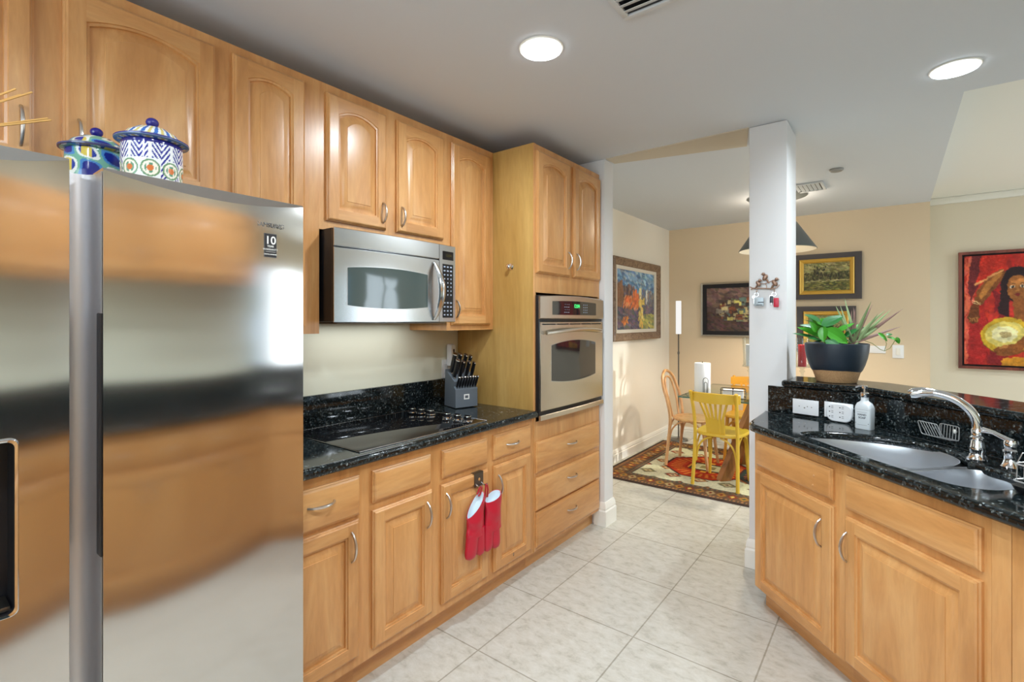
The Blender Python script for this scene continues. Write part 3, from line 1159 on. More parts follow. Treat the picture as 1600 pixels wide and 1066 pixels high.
def talavera(z0, z1, flowers, base, k, seed):
    r_ = random.Random(seed)
    dots = [(r_.random() * 2 * PI, z0 + (z1 - z0) * r_.random()) for _ in range(26)]
    def fn(a, r, z):
        u = (a / (2 * PI) * k) % 1.0
        h = (z - z0) / (z1 - z0)
        col = base
        # leafy blue dashes
        if h > 0.66 and ((h * 10 + abs(u - 0.5) * 5) % 1.0) < 0.5 and abs(u - 0.5) > 0.08 or (int(a / (2 * PI) * k) % 3 == 0 and abs(u - 0.5) > 0.2 and ((h * 10 + abs(u - 0.5) * 5) % 1.0) < 0.5):
            col = (30, 34, 140)
        d = math.hypot((u - 0.5) * 2 * PI * 0.07 / k, (h - 0.50) * (z1 - z0)) / 0.036
        if d < 0.62:
            col = base
            if d > 0.50: col = (110, 150, 110)
            elif d > 0.36: col = (246, 240, 222)
            elif d > 0.22: col = (96, 150, 120) if (a * 40) % 1 > 0.4 else (246, 240, 222)
            else: col = flowers
        if h > 0.93 or h < 0.05: col = (28, 30, 120)
        elif False: col = (34, 40, 150)
        return col
    return fn


def swirl(z0, z1, seed):
    def fn(a, r, z):
        h = (z - z0) / (z1 - z0)
        v = math.sin(a * 5 + 3 * math.sin(h * 5 + seed)) + math.sin(a * 3 - h * 9 + seed)
        if v > 0.9: return (26, 40, 130)
        if v > 0.3: return (70, 130, 190)
        if v > -0.35: return (116, 172, 150)
        if v > -1.0: return (228, 232, 226)
        return (214, 190, 84) if math.sin(a * 9) > 0 else (40, 60, 150)
    return fn


def jar(cx, cy, sc, label, body_fn, lid_fn, hgt):
    zb = 1.745
    t = thing('lidded_jar', label, 'jar', (cx, cy, zb), group='painted lidded jars on the fridge')
    R_ = 0.071 * sc
    prof = [(R_ * 0.70, 0), (R_ * 0.86, 0.012), (R_ * 0.97, hgt * 0.35), (R_, hgt * 0.6), (R_ * 0.985, hgt - 0.004), (R_ * 0.97, hgt)]
    painted_lathe('bowl', prof, 220, (cx, cy, zb), body_fn, t)
    lp = [(R_ * 0.95, hgt + 0.001), (R_ * 1.19, hgt + 0.004), (R_ * 1.20, hgt + 0.008), (R_ * 1.08, hgt + 0.011), (R_ * 0.94, hgt + 0.016), (R_ * 0.80, hgt + 0.028), (R_ * 0.55, hgt + 0.040), (R_ * 0.2, hgt + 0.047)]
    lid = painted_lathe('lid', lp, 220, (cx, cy, zb), lid_fn, t)
    b = B(); b.ball((cx, cy, zb + hgt + 0.060), (0.0155 * sc, 0.0155 * sc, 0.0135 * sc)); b.lathe([(0.010, 0), (0.008, 0.006), (0.010, 0.012)], 16, (cx, cy, zb + hgt + 0.043)); obj('knob', b, 'jar_blue', lid, world=True)
    return t


def lidfn(base, z0):
    def fn(a, r, z):
        if r > 0.075: return (120, 150, 180) if z < z0 + 0.006 else (40, 44, 130)
        k = math.sin(a * 14 + 60 * r)
        if k > 0.55: return (60, 110, 190)
        if k < -0.7: return (214, 196, 120)
        return base
    return fn


jar(-1.58, 0.463, 0.98, 'white lidded jar with orange flowers, standing in front on the fridge', talavera(0.0, 0.155, (216, 120, 64), (238, 240, 240), 9, 3), lidfn((226, 234, 236), 0.155), 0.155)
jar(-1.775, 0.388, 0.98, 'blue and green swirled lidded jar, partly behind the white jar', swirl(0, 0.15, 2), lambda a, r, z: (60, 66, 110) if r > 0.078 else swirl(0.15, 0.2, 5)(a, r, z), 0.152)

# reed diffuser further left on the fridge
t = thing('reed_diffuser', 'reed diffuser with pale wooden sticks at the left end of the fridge top', 'diffuser', (-1.55, 0.02, 1.7455))
b = B(); b.lathe([(0, 0), (0.040, 0), (0.044, 0.008), (0.044, 0.020), (0.020, 0.034), (0.018, 0.046), (0.014, 0.046), (0.014, 0.034), (0, 0.030)], 24); obj('bottle', b, 'amber_glass', t)
for k, (tip) in enumerate([(0.0, 0.236, 0.149), (-0.03, 0.235, 0.160), (0.0, 0.204, 0.202), (0.0, 0.186, 0.190), (0.01, 0.176, 0.196), (0.06, 0.02, 0.23), (0.05, -0.12, 0.20)]):
    b = B()
    root = Vector((0.003 * (k % 3 - 1), -0.008, 0.034))
    b.tube([root, Vector(tip)], 0.0021, 6); obj('reed', b, 'reed', t)

# ================================================================== KNIFE BLOCK
ang = math.radians(-17)
KB = (-1.975, 2.126)
t = thing('knife_block', 'slate grey slanted knife block on the worktop beside the oven cabinet', 'knife block', (KB[0], KB[1], 0.9215), ang)
b = B()
# profile in local x (forward) and z
pr = [(0.0, 0.0), (0.0, 0.105), (-0.018, 0.122), (-0.012, 0.150), (-0.125, 0.215), (-0.135, 0.0)]
b.loft([[(x, -0.074, z) for x, z in pr], [(x, 0.074, z) for x, z in pr]])
obj('block', b, 'block_grey', t)
b = B(); b.box(-0.13, -0.004, -0.073, 0.073, -0.0, 0.004); obj('base_pad', b, 'black_plastic', t)
b = B()
b.box(0.0, 0.0008, -0.018, 0.018, 0.045, 0.075, 0, 0)
b.box(0.0008, 0.0012, -0.0105, 0.0105, 0.052, 0.068, 0, 1)
obj('badge', b, ['print_white', 'print_grey'], t)


def knife(name, p, d, ln, r, label, group):
    """handle standing out of a slot: rounded grip, bolster, butt cap, and the blade down in the block"""
    Rz = Matrix.Rotation(ang, 4, 'Z')
    base = Vector((KB[0], KB[1], 0.9215)) + Rz @ Vector(p)
    tt = thing(name, label, 'knife', tuple(base), ang, group)
    d = Vector(d).normalized()
    side = Vector((0, 1, 0))
    b = B()
    up = d.cross(side)
    rings = []
    for k, (q, sc) in enumerate(((0.008, 0.85), (0.02, 0.9), (ln * 0.45, 1.05), (ln * 0.8, 0.95), (ln - 0.006, 1.1))):
        c = d * q
        rings.append([c + up * (r * sc * math.cos(2 * PI * i / 10)) + side * (r * 0.62 * sc * math.sin(2 * PI * i / 10)) for i in range(10)])
    b.loft(rings); obj('handle', b, 'black_plastic', tt)
    b = B()
    rings = [[d * q + up * (r * sc * math.cos(2 * PI * i / 10)) + side * (r * 0.66 * sc * math.sin(2 * PI * i / 10)) for i in range(10)] for q, sc in ((ln - 0.006, 1.12), (ln, 1.05), (ln + 0.002, 0.7))]
    b.loft(rings); obj('butt_cap', b, 'steel_trim', tt)
    b = B()
    rings = [[d * q + up * (r * sc * math.cos(2 * PI * i / 10)) + side * (r * 0.5 * sc * math.sin(2 * PI * i / 10)) for i in range(10)] for q, sc in ((-0.001, 0.75), (0.004, 0.95), (0.009, 0.85))]
    b.loft(rings); obj('bolster', b, 'steel_trim', tt)
    return tt


ordn = ['first', 'second', 'third', 'fourth', 'fifth', 'sixth', 'seventh', 'eighth']
for k in range(8):
    y = -0.062 + k * 0.0177
    knife('steak_knife', (-0.008, y, 0.1135), (0.45, 0, 0.89), 0.076, 0.0088, 'small black-handled steak knife, %s from the left in the block\'s front row' % ordn[k], 'steak knives in the front row of the knife block')
big = [(-0.045, -0.058, 0.120, 0.0165, 'left front'), (-0.045, -0.020, 0.108, 0.0155, 'second from the left in front'), (-0.045, 0.020, 0.104, 0.0150, 'third from the left in front'), (-0.045, 0.057, 0.098, 0.0140, 'right front'),
       (-0.088, -0.055, 0.128, 0.0175, 'left back'), (-0.088, -0.018, 0.126, 0.0170, 'second from the left at the back'), (-0.088, 0.020, 0.120, 0.0165, 'third from the left at the back'), (-0.088, 0.055, 0.110, 0.0150, 'right back')]
for x, y, ln, r, wh in big:
    z = 0.150 + (-0.012 - x) * (0.065 / 0.113)
    knife('kitchen_knife', (x, y, z + 0.0005), (0.40, 0, 0.92), ln, r, 'large black-handled kitchen knife, %s on the block\'s sloping top' % wh, 'large knives in the knife block')

# outlet and plug-in unit behind the block
t = thing('wall_outlet', 'white wall outlet above the granite upstand, beside the knife block', 'outlet', (XW, 2.215, 1.12))
b = B(); b.box(0, 0.006, -0.052, 0.052, -0.052, 0.062, 0.002); obj('cover_plate', b, 'white_plastic', t)
b = B(); b.box(0.006, 0.009, -0.036, -0.006, -0.030, 0.035, 0.001); obj('socket', b, 'light_grey_plastic', t)
t = thing('plug_in_freshener', 'white plug-in air freshener on the wall outlet behind the knives', 'air freshener', (XW + 0.009, 2.222, 1.16))
b = B()
rings = [[(0.002 + x0, dy, dz) for dy, dz in rrect(-w_, w_, -0.02 + z_, h_ + z_, 0.012)] for x0, w_, h_, z_ in ((0, 0.024, 0.12, 0.0), (0.018, 0.024, 0.12, 0.0), (0.034, 0.018, 0.11, 0.004))]
b.loft(rings); obj('shell', b, 'white_plastic', t)
b = B(); b.box(0.036, 0.0375, -0.004, 0.008, 0.068, 0.088, 0.001); obj('vent', b, 'black_plastic', t)

# ================================================================== OVEN MITTS
HX = XF + 0.020   # front of the doors
t = thing('over_door_hook', 'brushed metal hook hung over the top of the cabinet door, holding the mitts', 'hook', (HX, 1.812, 0.685))
b = B()
b.box(HX + 0.0006, HX + 0.0022, 1.780, 1.846, 0.618, 0.6862)
b.box(HX - 0.0195, HX + 0.0022, 1.780, 1.846, 0.6847, 0.6862)
obj('plate', b, 'grey_metal', t, world=True)
for yy in (1.792, 1.832):
    b = B(); b.tube([(HX + 0.002, yy, 0.632), (HX + 0.018, yy, 0.624), (HX + 0.032, yy, 0.624), (HX + 0.038, yy, 0.634)], 0.0035, 8); obj('peg', b, 'steel_trim', t, world=True)
b = B(); b.lathe([(0, 0), (0.007, 0), (0.007, 0.001), (0, 0.001)], 16, M=Matrix.Translation((HX + 0.0025, 1.815, 0.652)) @ Matrix.Rotation(PI / 2, 4, 'Y')); obj('hole_cap', b, 'maple_v', t, world=True)


def mitt(yc, ztop, zlow_side, zlow_tip, label, lobes, tilt, xo):
    """lobes: list of (y at wrist, y at tip, tip z, half width, half thickness)"""
    x0 = HX + xo
    t = thing('oven_mitt', label, 'oven mitt', (x0, yc, zlow_tip), group='red oven mitts on the cabinet door hook')
    b = B()
    N = 24
    # sleeve: from the slanted cuff down to the palm
    rings = []
    lv = 12
    for k in range(lv + 1):
        f = k / lv
        hw = 0.060 - 0.004 * math.sin(PI * f) + 0.002 * math.sin(9 * f)
        ht = 0.021 + 0.004 * math.sin(PI * f)
        ring_ = []
        for i in range(N):
            a = 2 * PI * i / N
            y = yc + hw * math.cos(a) + 0.003 * math.sin(7 * f)
            x = x0 + ht * math.sin(a) + 0.0025 * math.sin(11 * f + a * 2)
            zt = ztop + tilt * (-math.cos(a)) * 0.046 + (0.016 if False else 0) - 0.026 * (0.5 + 0.5 * math.sin(a))
            z = zt * (1 - f) + (zlow_side) * f
            ring_.append((x, y, z))
        rings.append(ring_)
    V = b.loft(rings, False, False)
    lip = [[(x0 + (p[0] - x0) * s, yc + (p[1] - yc) * s, p[2] + dz) for p in rings[0]] for s, dz in ((1.0, 0), (0.96, 0.004), (0.90, 0.002))]
    b.loft(lip, False, False)
    for (ya, yb, zt, hw, ht) in lobes:
        rr = []
        for k in range(11):
            f = k / 10
            sc = (1 - max(0, (f - 0.72) / 0.28) ** 2.2) ** 0.5 if f > 0.72 else 1.0
            sc = max(sc, 0.05)
            y = ya + (yb - ya) * f
            z = zlow_side + 0.035 + (zt - zlow_side - 0.035) * f
            rr.append([(x0 + ht * sc * math.sin(2 * PI * i / 18), y + hw * sc * math.cos(2 * PI * i / 18), z) for i in range(18)])
        b.loft(rr)
    obj('shell', b, 'red_silicone', t, world=True, smooth=60)
    b = B()
    inner = [[(x0 + (p[0] - x0) * s, yc + (p[1] - yc) * s, p[2] + dz) for p in rings[0]] for s, dz in ((0.91, 0.0025), (0.86, -0.006), (0.80, -0.03), (0.5, -0.04))]
    b.loft(inner, False, True); obj('lining', b, 'mitt_lining', t, world=True, smooth=60, fix=False)
    return t, x0


t, x0 = mitt(1.752, 0.562, 0.405, 0.290, 'left red oven mitt on the hook, cuff slanting down to the left', [(1.734, 1.716, 0.302, 0.037, 0.023), (1.780, 1.786, 0.298, 0.031, 0.020)], -1.0, 0.034)
b = B(); b.tube([(x0 - 0.012, 1.779, 0.592), (x0 - 0.004, 1.787, 0.622), (x0 + 0.002, 1.792, 0.632), (x0 + 0.002, 1.798, 0.622), (x0 - 0.004, 1.790, 0.590), (x0 - 0.010, 1.785, 0.582)], 0.004, 8); obj('hanging_loop', b, 'red_silicone', t, world=True)
t, x0 = mitt(1.879, 0.568, 0.395, 0.285, 'right red oven mitt on the hook, cuff opening wide towards the front', [(1.846, 1.838, 0.298, 0.031, 0.021), (1.890, 1.898, 0.292, 0.031, 0.022)], -0.25, 0.036)
b = B(); b.tube([(x0 - 0.012, 1.832, 0.560), (x0 - 0.004, 1.828, 0.600), (x0 - 0.001, 1.828, 0.632), (x0 - 0.001, 1.836, 0.632), (x0 - 0.004, 1.846, 0.600), (x0 - 0.012, 1.852, 0.560)], 0.004, 8); obj('hanging_loop', b, 'red_silicone', t, world=True)

# ================================================================== SINK PENINSULA (runs at 45 degrees; s along it, w across it)
RZ = math.radians(225)
WF = 1.523
PG = 'maple base cabinets under the sink worktop'
t = thing('base_cabinet', 'maple base cabinet nearest the white post, with two filled holes in its blank drawer front', 'cabinet', SW(-2.300, WF, 0), RZ, PG)
carcass_base(t, 0.540, depth=0.40, inner=0.66, toe_in=0.060)
df = door(t, 0.028, 0.517, 0.713, 0.838, 0, None, 'maple_h', 'drawer_front')
b = B()
for yy, zz in ((0.398, 0.070), (0.392, 0.030)):
    b.ball((0.0198, yy, zz), (0.002, 0.005, 0.005), n=10, m=6)
obj('screw_plugs', b, 'bentwood', df)
door(t, 0.022, 0.522, 0.111, 0.690, 0, ('v', 0.464, 0.563, 0.112))
b = B()
P0, P1 = Vector(SW(-2.2995, WF)), Vector((-0.552, 3.088))
b.prism([tuple(P0 + Vector((0.001, 0.004))), tuple(P0 + Vector((0.016, -0.008))), (-0.536, 3.088), (-0.551, 3.088)], 0.105, 0.875)
obj('end_panel', b, 'maple_v', t, world=True)

t = thing('base_cabinet', 'wide maple sink base cabinet with one long blank drawer front over one large door', 'cabinet', SW(-1.760, WF, 0), RZ, PG)
carcass_base(t, 0.547, depth=0.47, inner=0.66, toe_in=0.060)
door(t, 0.040, 0.528, 0.708, 0.834, 0, None, 'maple_h', 'drawer_front')
door(t, 0.040, 0.528, 0.120, 0.680, 0, ('v', 0.056, 0.565, 0.112))

# corner filler, then the run beside the camera
cx, cy = 0.334, SW(0, 0)[1]
sE = (0.334 * R2 - WF)
yE = SW(sE, WF)[1]
t = thing('corner_cabinet', 'plain boarded maple corner cabinet to the right of the sink door', 'cabinet', SW(-1.213, WF, 0), 0, PG)
b = B()
c0, c1 = SW(-1.2125, WF + 0.002), (0.3345, yE)
b.prism([SW(-1.2125, WF + 0.021), SW(sE, WF + 0.021), (0.355, yE - 0.0), (0.90, yE), (0.90, 1.93), SW(-1.2125, 1.98)], 0.105, 0.68)
obj('body', b, 'maple_v', t, world=True)
for sa, sb in ((-1.2125, -1.1635), (-1.1615, sE)):
    b = B(); b.prism([SW(sa, WF), SW(sb, WF), SW(sb, WF + 0.02), SW(sa, WF + 0.02)], 0.105, 0.875); obj('filler_board', b, 'maple_v', t, world=True)
b = B(); b.prism([SW(-1.2125, WF + 0.06), SW(sE, WF + 0.06), (0.40, yE), (0.90, yE), (0.90, 1.93), SW(-1.2125, 1.98)], 0, 0.105); obj('toe_kick', b, 'maple_h', t, world=True)

RG = 'maple base cabinets along the right wall'
for k in range(4):
    y = yE - 0.004 - k * 0.85
    t = thing('base_cabinet', 'maple two-door base cabinet along the right wall, %s from the sink' % ordn[k], 'cabinet', (0.334, y, 0), PI, RG)
    carcass_base(t, 0.846)
    for ya, yb, hs in ((0.03, 0.415, 0.385), (0.431, 0.816, 0.461)):
        door(t, ya, yb, 0.708, 0.836, 0, ('h', (ya + yb) / 2, 0.775, 0.105), 'maple_h', 'drawer')
        door(t, ya, yb, 0.140, 0.682, 0, ('v', hs, 0.58, 0.112))
for k in range(4):
    y = 1.80 - k * 0.87
    t = thing('wall_cabinet', 'maple wall cabinet with two arched doors on the right wall, %s from the sink' % ordn[k], 'cabinet', (0.62, y, 1.66), PI, 'maple wall cabinets on the right wall')
    carcass_upper(t, 0.866, 0, 0.45, 0.328)
    door(t, 0.03, 0.425, 0.03, 0.42, 0.03, ('v', 0.395, 0.12, 0.10))
    door(t, 0.441, 0.836, 0.03, 0.42, 0.03, ('v', 0.471, 0.12, 0.10))

# ------------------------------------------------------------------ granite worktop with the sink opening
def smooth_poly(ctrl, n=8):
    """closed Catmull-Rom through (s, w) control points"""
    out = []
    k = len(ctrl)
    for i in range(k):
        p0, p1, p2, p3 = (Vector(ctrl[(i + j - 1) % k]) for j in range(4))
        for q in range(n):
            f = q / n
            out.append(0.5 * ((2 * p1) + (p2 - p0) * f + (2 * p0 - 5 * p1 + 4 * p2 - p3) * f * f + (3 * p1 - p0 - 3 * p2 + p3) * f ** 3))
    return [(p.x, p.y) for p in out]


hole_sw = smooth_poly([(-2.045, 1.590), (-1.90, 1.572), (-1.70, 1.568), (-1.50, 1.568), (-1.36, 1.578), (-1.305, 1.66), (-1.335, 1.79), (-1.44, 1.865), (-1.56, 1.872), (-1.615, 1.915), (-1.72, 1.968), (-1.86, 1.962), (-1.985, 1.86), (-2.068, 1.70)])
hole = [SW(s, w) for s, w in hole_sw]
t = thing('worktop', 'speckled black granite sink worktop along the angled cabinets', 'worktop', (-0.2, 2.5, 0.878))
WE = 1.480
outer = [(-0.583, 3.10)] + [(-0.583, 2.74)] + [SW(-2.312 + 0.03 * 0, WE + 0.028), SW(-2.285, WE + 0.004), SW(-2.25, WE)]
sC = 0.298 * R2 - WE
outer += [SW(sC - 0.03, WE), (0.298, SW(sC, WE)[1] - 0.02), (0.298, -1.60), (0.94, -1.60), (0.94, 1.957), (-0.072, 2.955), (-0.545, 3.075), (-0.57, 3.10)]
b = B(); b.flat2d(outer, [hole], 0.877, 0.916, 0.016)
obj('slab', b, 'granite', t, world=True)
# backsplash up to the bar
b = B()
A0, A1, A2 = (-0.557, 3.070), (-0.075, 2.945), (0.935, 1.955)
def off(p, q, d):
    v = (Vector(q) - Vector(p)).normalized(); n_ = Vector((-v.y, v.x))
    return n_ * d
n1, n2 = off(A0, A1, 0.018), off(A1, A2, 0.018)
nm_ = (n1 + n2) / 2
b.prism([A0, A1, tuple(Vector(A1) + nm_), tuple(Vector(A0) + n1)], 0.916, 1.063)
b.prism([A1, A2, tuple(Vector(A2) + n2), tuple(Vector(A1) + nm_)], 0.916, 1.063)
b.box(0.921, 0.939, -1.60, 1.935, 0.916, 1.067)
obj('backsplash', b, 'granite', t, world=True, smooth=0)

b = B()
q0, q1, q2 = Vector(A0) + n1 * 1.05, Vector(A1) + nm_ * 1.05, Vector(A2) + n2 * 1.05
b.prism([(q0.x, q0.y), (q1.x, q1.y), (q2.x, q2.y), (1.04, 2.05), (0.03, 3.06), (-0.04, 3.10), (-0.455, 3.106)], 0, 1.063)
struct('wall_bar', b, 'wall_white', 0)
t = thing('bar_top', 'raised black granite bar ledge between the sink and the dining room', 'bar top', (0.0, 3.1, 1.065))
b = B(); b.flat2d([(-0.487, 3.055), (-0.475, 3.040), (-0.112, 2.968), (-0.085, 2.955), (0.92, 1.905), (1.12, 2.12), (0.09, 3.175), (-0.02, 3.27), (-0.16, 3.315), (-0.462, 3.325), (-0.462, 3.100), (-0.487, 3.100)], [], 1.064, 1.100, 0.013)
obj('slab', b, 'granite', t, world=True)

# ------------------------------------------------------------------ sink
t = thing('sink', 'stainless double-bowl undermount sink in the granite worktop', 'sink', SW(-1.7, 1.75, 0.878))


def bowl(outline, depth, ztop=0.896):
    b = B()
    cs = sum(p[0] for p in outline) / len(outline); cw_ = sum(p[1] for p in outline) / len(outline)
    def ring(k, z, g=0.0):
        return [SW(cs + (s - cs) * k, cw_ + (w - cw_) * k, z) for s, w in outline]
    prof = [(1.0, ztop - 0.03), (1.003, ztop), (0.992, ztop), (0.985, ztop - 0.006), (0.965, ztop - 0.05), (0.945, ztop - depth + 0.045), (0.91, ztop - depth + 0.018), (0.84, ztop - depth + 0.004), (0.6, ztop - depth), (0.12, ztop - depth - 0.004)]
    b.loft([ring(k, z) for k, z in prof], False, True)
    return b, (cs, cw_)


bigo = smooth_poly([(-2.045, 1.586), (-1.90, 1.562), (-1.74, 1.560), (-1.625, 1.580), (-1.585, 1.68), (-1.590, 1.83), (-1.645, 1.925), (-1.75, 1.973), (-1.87, 1.968), (-1.99, 1.87), (-2.075, 1.70)])
smallo = smooth_poly([(-1.565, 1.60), (-1.48, 1.562), (-1.36, 1.572), (-1.298, 1.66), (-1.332, 1.795), (-1.44, 1.872), (-1.535, 1.862), (-1.565, 1.75)])
for nm, o_, dpt in (('large_bowl', bigo, 0.185), ('small_bowl', smallo, 0.15)):
    b, c = bowl(o_, dpt)
    bo = obj(nm, b, 'sink_steel', t, world=True, smooth=60, fix=False)
    b = B(); b.lathe([(0, 0.0), (0.020, 0.0), (0.040, 0.004), (0.043, 0.002), (0.043, -0.002)], 24, SW(c[0], c[1], 0.896 - dpt - 0.001)); obj('drain', b, 'chrome', bo, world=True)

b = B()
b.loft([[SW(s, w, z) for s, w in ((-1.592, 1.575), (-1.560, 1.575), (-1.560, 1.86), (-1.585, 1.885), (-1.596, 1.80))] for z in (0.882, 0.891)])
obj('divider', b, 'sink_steel', t, world=True, smooth=0)

# ------------------------------------------------------------------ tap and lever
t = thing('tap', 'tall curved chrome kitchen tap behind the sink', 'tap', SW(-1.580, 1.925, 0.916))
b = B()
b.lathe([(0, 0), (0.031, 0), (0.033, 0.006), (0.027, 0.014), (0.023, 0.028), (0.026, 0.040), (0.021, 0.056), (0.019, 0.074), (0.024, 0.078), (0.024, 0.084), (0.018, 0.090), (0.019, 0.112), (0.016, 0.118), (0, 0.118)], 28)
obj('base', b, 'chrome', t)
b = B()
e = Vector((SW(-1.715, 1.80)[0] - SW(-1.58, 1.925)[0], SW(-1.715, 1.80)[1] - SW(-1.58, 1.925)[1])) * 0.74
pts = []
for k in range(25):
    f = k / 24
    a = PI * 0.5 * f
    pts.append((e.x * (1 - math.cos(a)) * 1.0, e.y * (1 - math.cos(a)) * 1.0, 0.116 + 0.120 * math.sin(a)))
# the curve ends level; the head droops slightly
b.tube(pts, [0.0165 - 0.0025 * (k / 24) for k in range(25)], 14)
obj('spout', b, 'chrome', t, smooth=60)
b = B()
hd = e.normalized()
p = Vector((e.x, e.y, 0.236))
b.tube([p - Vector((hd.x, hd.y, 0)) * 0.012, p + Vector((hd.x, hd.y, -0.04)) * 0.02, p + Vector((hd.x, hd.y, -0.16)) * 0.045, p + Vector((hd.x, hd.y, -0.22)) * 0.058], [0.0155, 0.019, 0.021, 0.016], 14)
obj('spray_head', b, 'chrome', t, smooth=60)

t = thing('tap_lever', 'short chrome lever fitting to the right of the tall tap', 'tap lever', SW(-1.478, 1.935, 0.916))
b = B()
b.lathe([(0, 0), (0.028, 0), (0.030, 0.006), (0.024, 0.016), (0.020, 0.030), (0.021, 0.052), (0.024, 0.056), (0.024, 0.062), (0.019, 0.068), (0.022, 0.088), (0.018, 0.098), (0, 0.100)], 26)
obj('base', b, 'chrome', t)
b = B()
d_ = Vector((-0.55, 0.30, 0))
b.tube([Vector((0.004, 0, 0.090)), d_ * 0.03 + Vector((0, 0, 0.100)), d_ * 0.075 + Vector((0, 0, 0.113)), d_ * 0.125 + Vector((0, 0, 0.117))], [0.012, 0.009, 0.008, 0.011], 10, flat=1.3)
obj('lever', b, 'chrome', t, smooth=60)

# ------------------------------------------------------------------ things on and along the sink worktop
S1 = (Vector(A1) - Vector(A0)).normalized()
a1 = math.atan2(S1.y, S1.x)       # local x along the splash, local -y towards the room
SR2 = (Vector(A2) - Vector(A1)).normalized()
a2 = math.atan2(SR2.y, SR2.x)
t = thing('outlet_plate', 'blank white cable plate on the granite backsplash, nearest the post', 'outlet', (-0.368, 3.0205, 0.969), a1)
b = B(); b.box(-0.063, 0.063, -0.006, -0.0006, -0.039, 0.039, 0.0015); obj('plate', b, 'white_plastic', t)
b = B()
for x, z, r in ((-0.030, 0.002, 0.0028), (0.030, 0.002, 0.0028), (-0.004, -0.004, 0.004), (0.010, 0.004, 0.003)):
    b.ball((x, -0.0062, z), (r, 0.0012, r * 0.8), n=10, m=6)
obj('screws', b, 'grey_metal', t)
t = thing('power_strip', 'white six-socket plug-in adapter on the backsplash, behind the soap bottle', 'outlet', (-0.219, 2.982, 0.972), a1)
b = B(); b.box(-0.064, 0.064, -0.006, -0.0006, -0.038, 0.040, 0.0015); obj('plate', b, 'white_plastic', t)
b = B()
b.loft([[(x, y, z) for x, z in rrect(-0.048 + g, 0.066 - g, -0.052 + g, 0.039 - g, 0.034 - g)] for y, g in ((-0.006, 0), (-0.024, 0), (-0.028, 0.004))])
sh = obj('shell', b, 'white_plastic', t)
b = B()
for r_ in range(3):
    for c_ in range(2):
        x, z = -0.026 + c_ * 0.046, 0.020 - r_ * 0.024
        b.ball((x - 0.006, -0.0282, z), (0.003, 0.0006, 0.003), n=8, m=4)
        b.box(x + 0.002, x + 0.011, -0.0286, -0.028, z + 0.003, z + 0.0048)
        b.box(x + 0.002, x + 0.011, -0.0286, -0.028, z - 0.0048, z - 0.003)
obj('sockets', b, 'dark_recess', sh)

# soap bottle
t = thing('soap_dispenser', 'square white soap bottle with a chrome pump on the granite', 'soap dispenser', (-0.108, 2.862, 0.9165), math.radians(-24))
b = B()
def rr3(hx, hy, z, r):
    return [(x, y, z) for x, y in rrect(-hx, hx, -hy, hy, r, 5)]
b.loft([rr3(0.033, 0.022, 0, 0.010), rr3(0.0345, 0.024, 0.004, 0.010), rr3(0.0345, 0.024, 0.098, 0.010), rr3(0.0335, 0.0235, 0.108, 0.012), rr3(0.028, 0.021, 0.121, 0.013), rr3(0.018, 0.017, 0.129, 0.014), rr3(0.015, 0.015, 0.134, 0.013), rr3(0.0145, 0.0145, 0.150, 0.012)])
obj('bottle', b, 'soap_white', t, smooth=50)
b = B()
b.lathe([(0, 0.150), (0.017, 0.150), (0.018, 0.153), (0.018, 0.168), (0.015, 0.172), (0.006, 0.173), (0.006, 0.190), (0.012, 0.191), (0.013, 0.200), (0.010, 0.205), (0, 0.205)], 20)
b.tube([(0, 0, 0.198), (-0.022, -0.006, 0.199), (-0.034, -0.010, 0.194)], [0.0065, 0.006, 0.005], 8)
obj('pump', b, 'chrome', t)
b = B()
b.box(-0.0345, 0.0345, -0.0245, -0.0238, 0.092, 0.0925, 0)
MS = lambda x, z: Matrix.Translation((x, -0.0243, z)) @ Matrix.Rotation(PI / 2, 4, 'X')
b.text('HAND', 0.0125, MS(0, 0.068), ext=0.0003, bold=0.0003)
b.text('SOAP', 0.0125, MS(0, 0.054), ext=0.0003, bold=0.0003)
b.box(-0.021, 0.021, -0.0243, -0.0238, 0.0795, 0.0803); 
for x in (-0.027, 0.027):
    b.box(x - 0.002, x + 0.002, -0.0243, -0.0238, 0.0275, 0.0295)
b.box(-0.021, 0.021, -0.0243, -0.0238, 0.0205, 0.0213)
obj('label_print', b, 'print_grey', t, smooth=0)

# wire sponge caddy on the splash
mid = Vector(A1) + SR2 * 0.0
sp = Vector(SW(-1.80, 2.03)); 
f0 = SR2
base = Vector(A1) + f0 * ((sp - Vector(A1)).dot(f0))
t = thing('sponge_caddy', 'white wire sponge caddy stuck to the granite backsplash', 'caddy', (base.x, base.y, 0.945), a2)
b = B()
X0, X1, zt_, zb_ = -0.046, 0.066, 0.055, 0.0
def rectloop(x0, x1, z0, z1, y, r=0.008, n=4):
    return [(x, y, z) for x, z in rrect(x0, x1, z0, z1, r, n)]
b.tube(rectloop(-0.012, X1, 0.0, 0.056, -0.006), 0.0018, 6, True)
b.tube([(X0 - 0.012 + (p[0] - X0) * 0.94, -0.062 + 0.02 * (0.056 - p[2]) / 0.056, p[2] + 0.004) for p in rectloop(X0, X1 - 0.022, 0.0, 0.056, 0)], 0.0018, 6, True)
obj('frame', b, 'wire_white', t)
for k in range(7):
    b = B(); x = -0.034 + k * 0.0118
    b.tube([(x - 0.012, -0.062, 0.059), (x + 0.004, -0.046, 0.004), (x + 0.012, -0.030, 0.0), (x + 0.028, -0.008, 0.0), (x + 0.030, -0.006, 0.054)], 0.0014, 6); obj('rib', b, 'wire_white', t)
b = B(); b.lathe([(0, 0), (0.008, 0.0005), (0.009, 0.003), (0.005, 0.006), (0, 0.0065)], 16, M=Matrix.Translation((0.046, -0.0004, 0.034)) @ Matrix.Rotation(PI / 2, 4, 'X')); obj('suction_cup', b, 'trim_white', t)

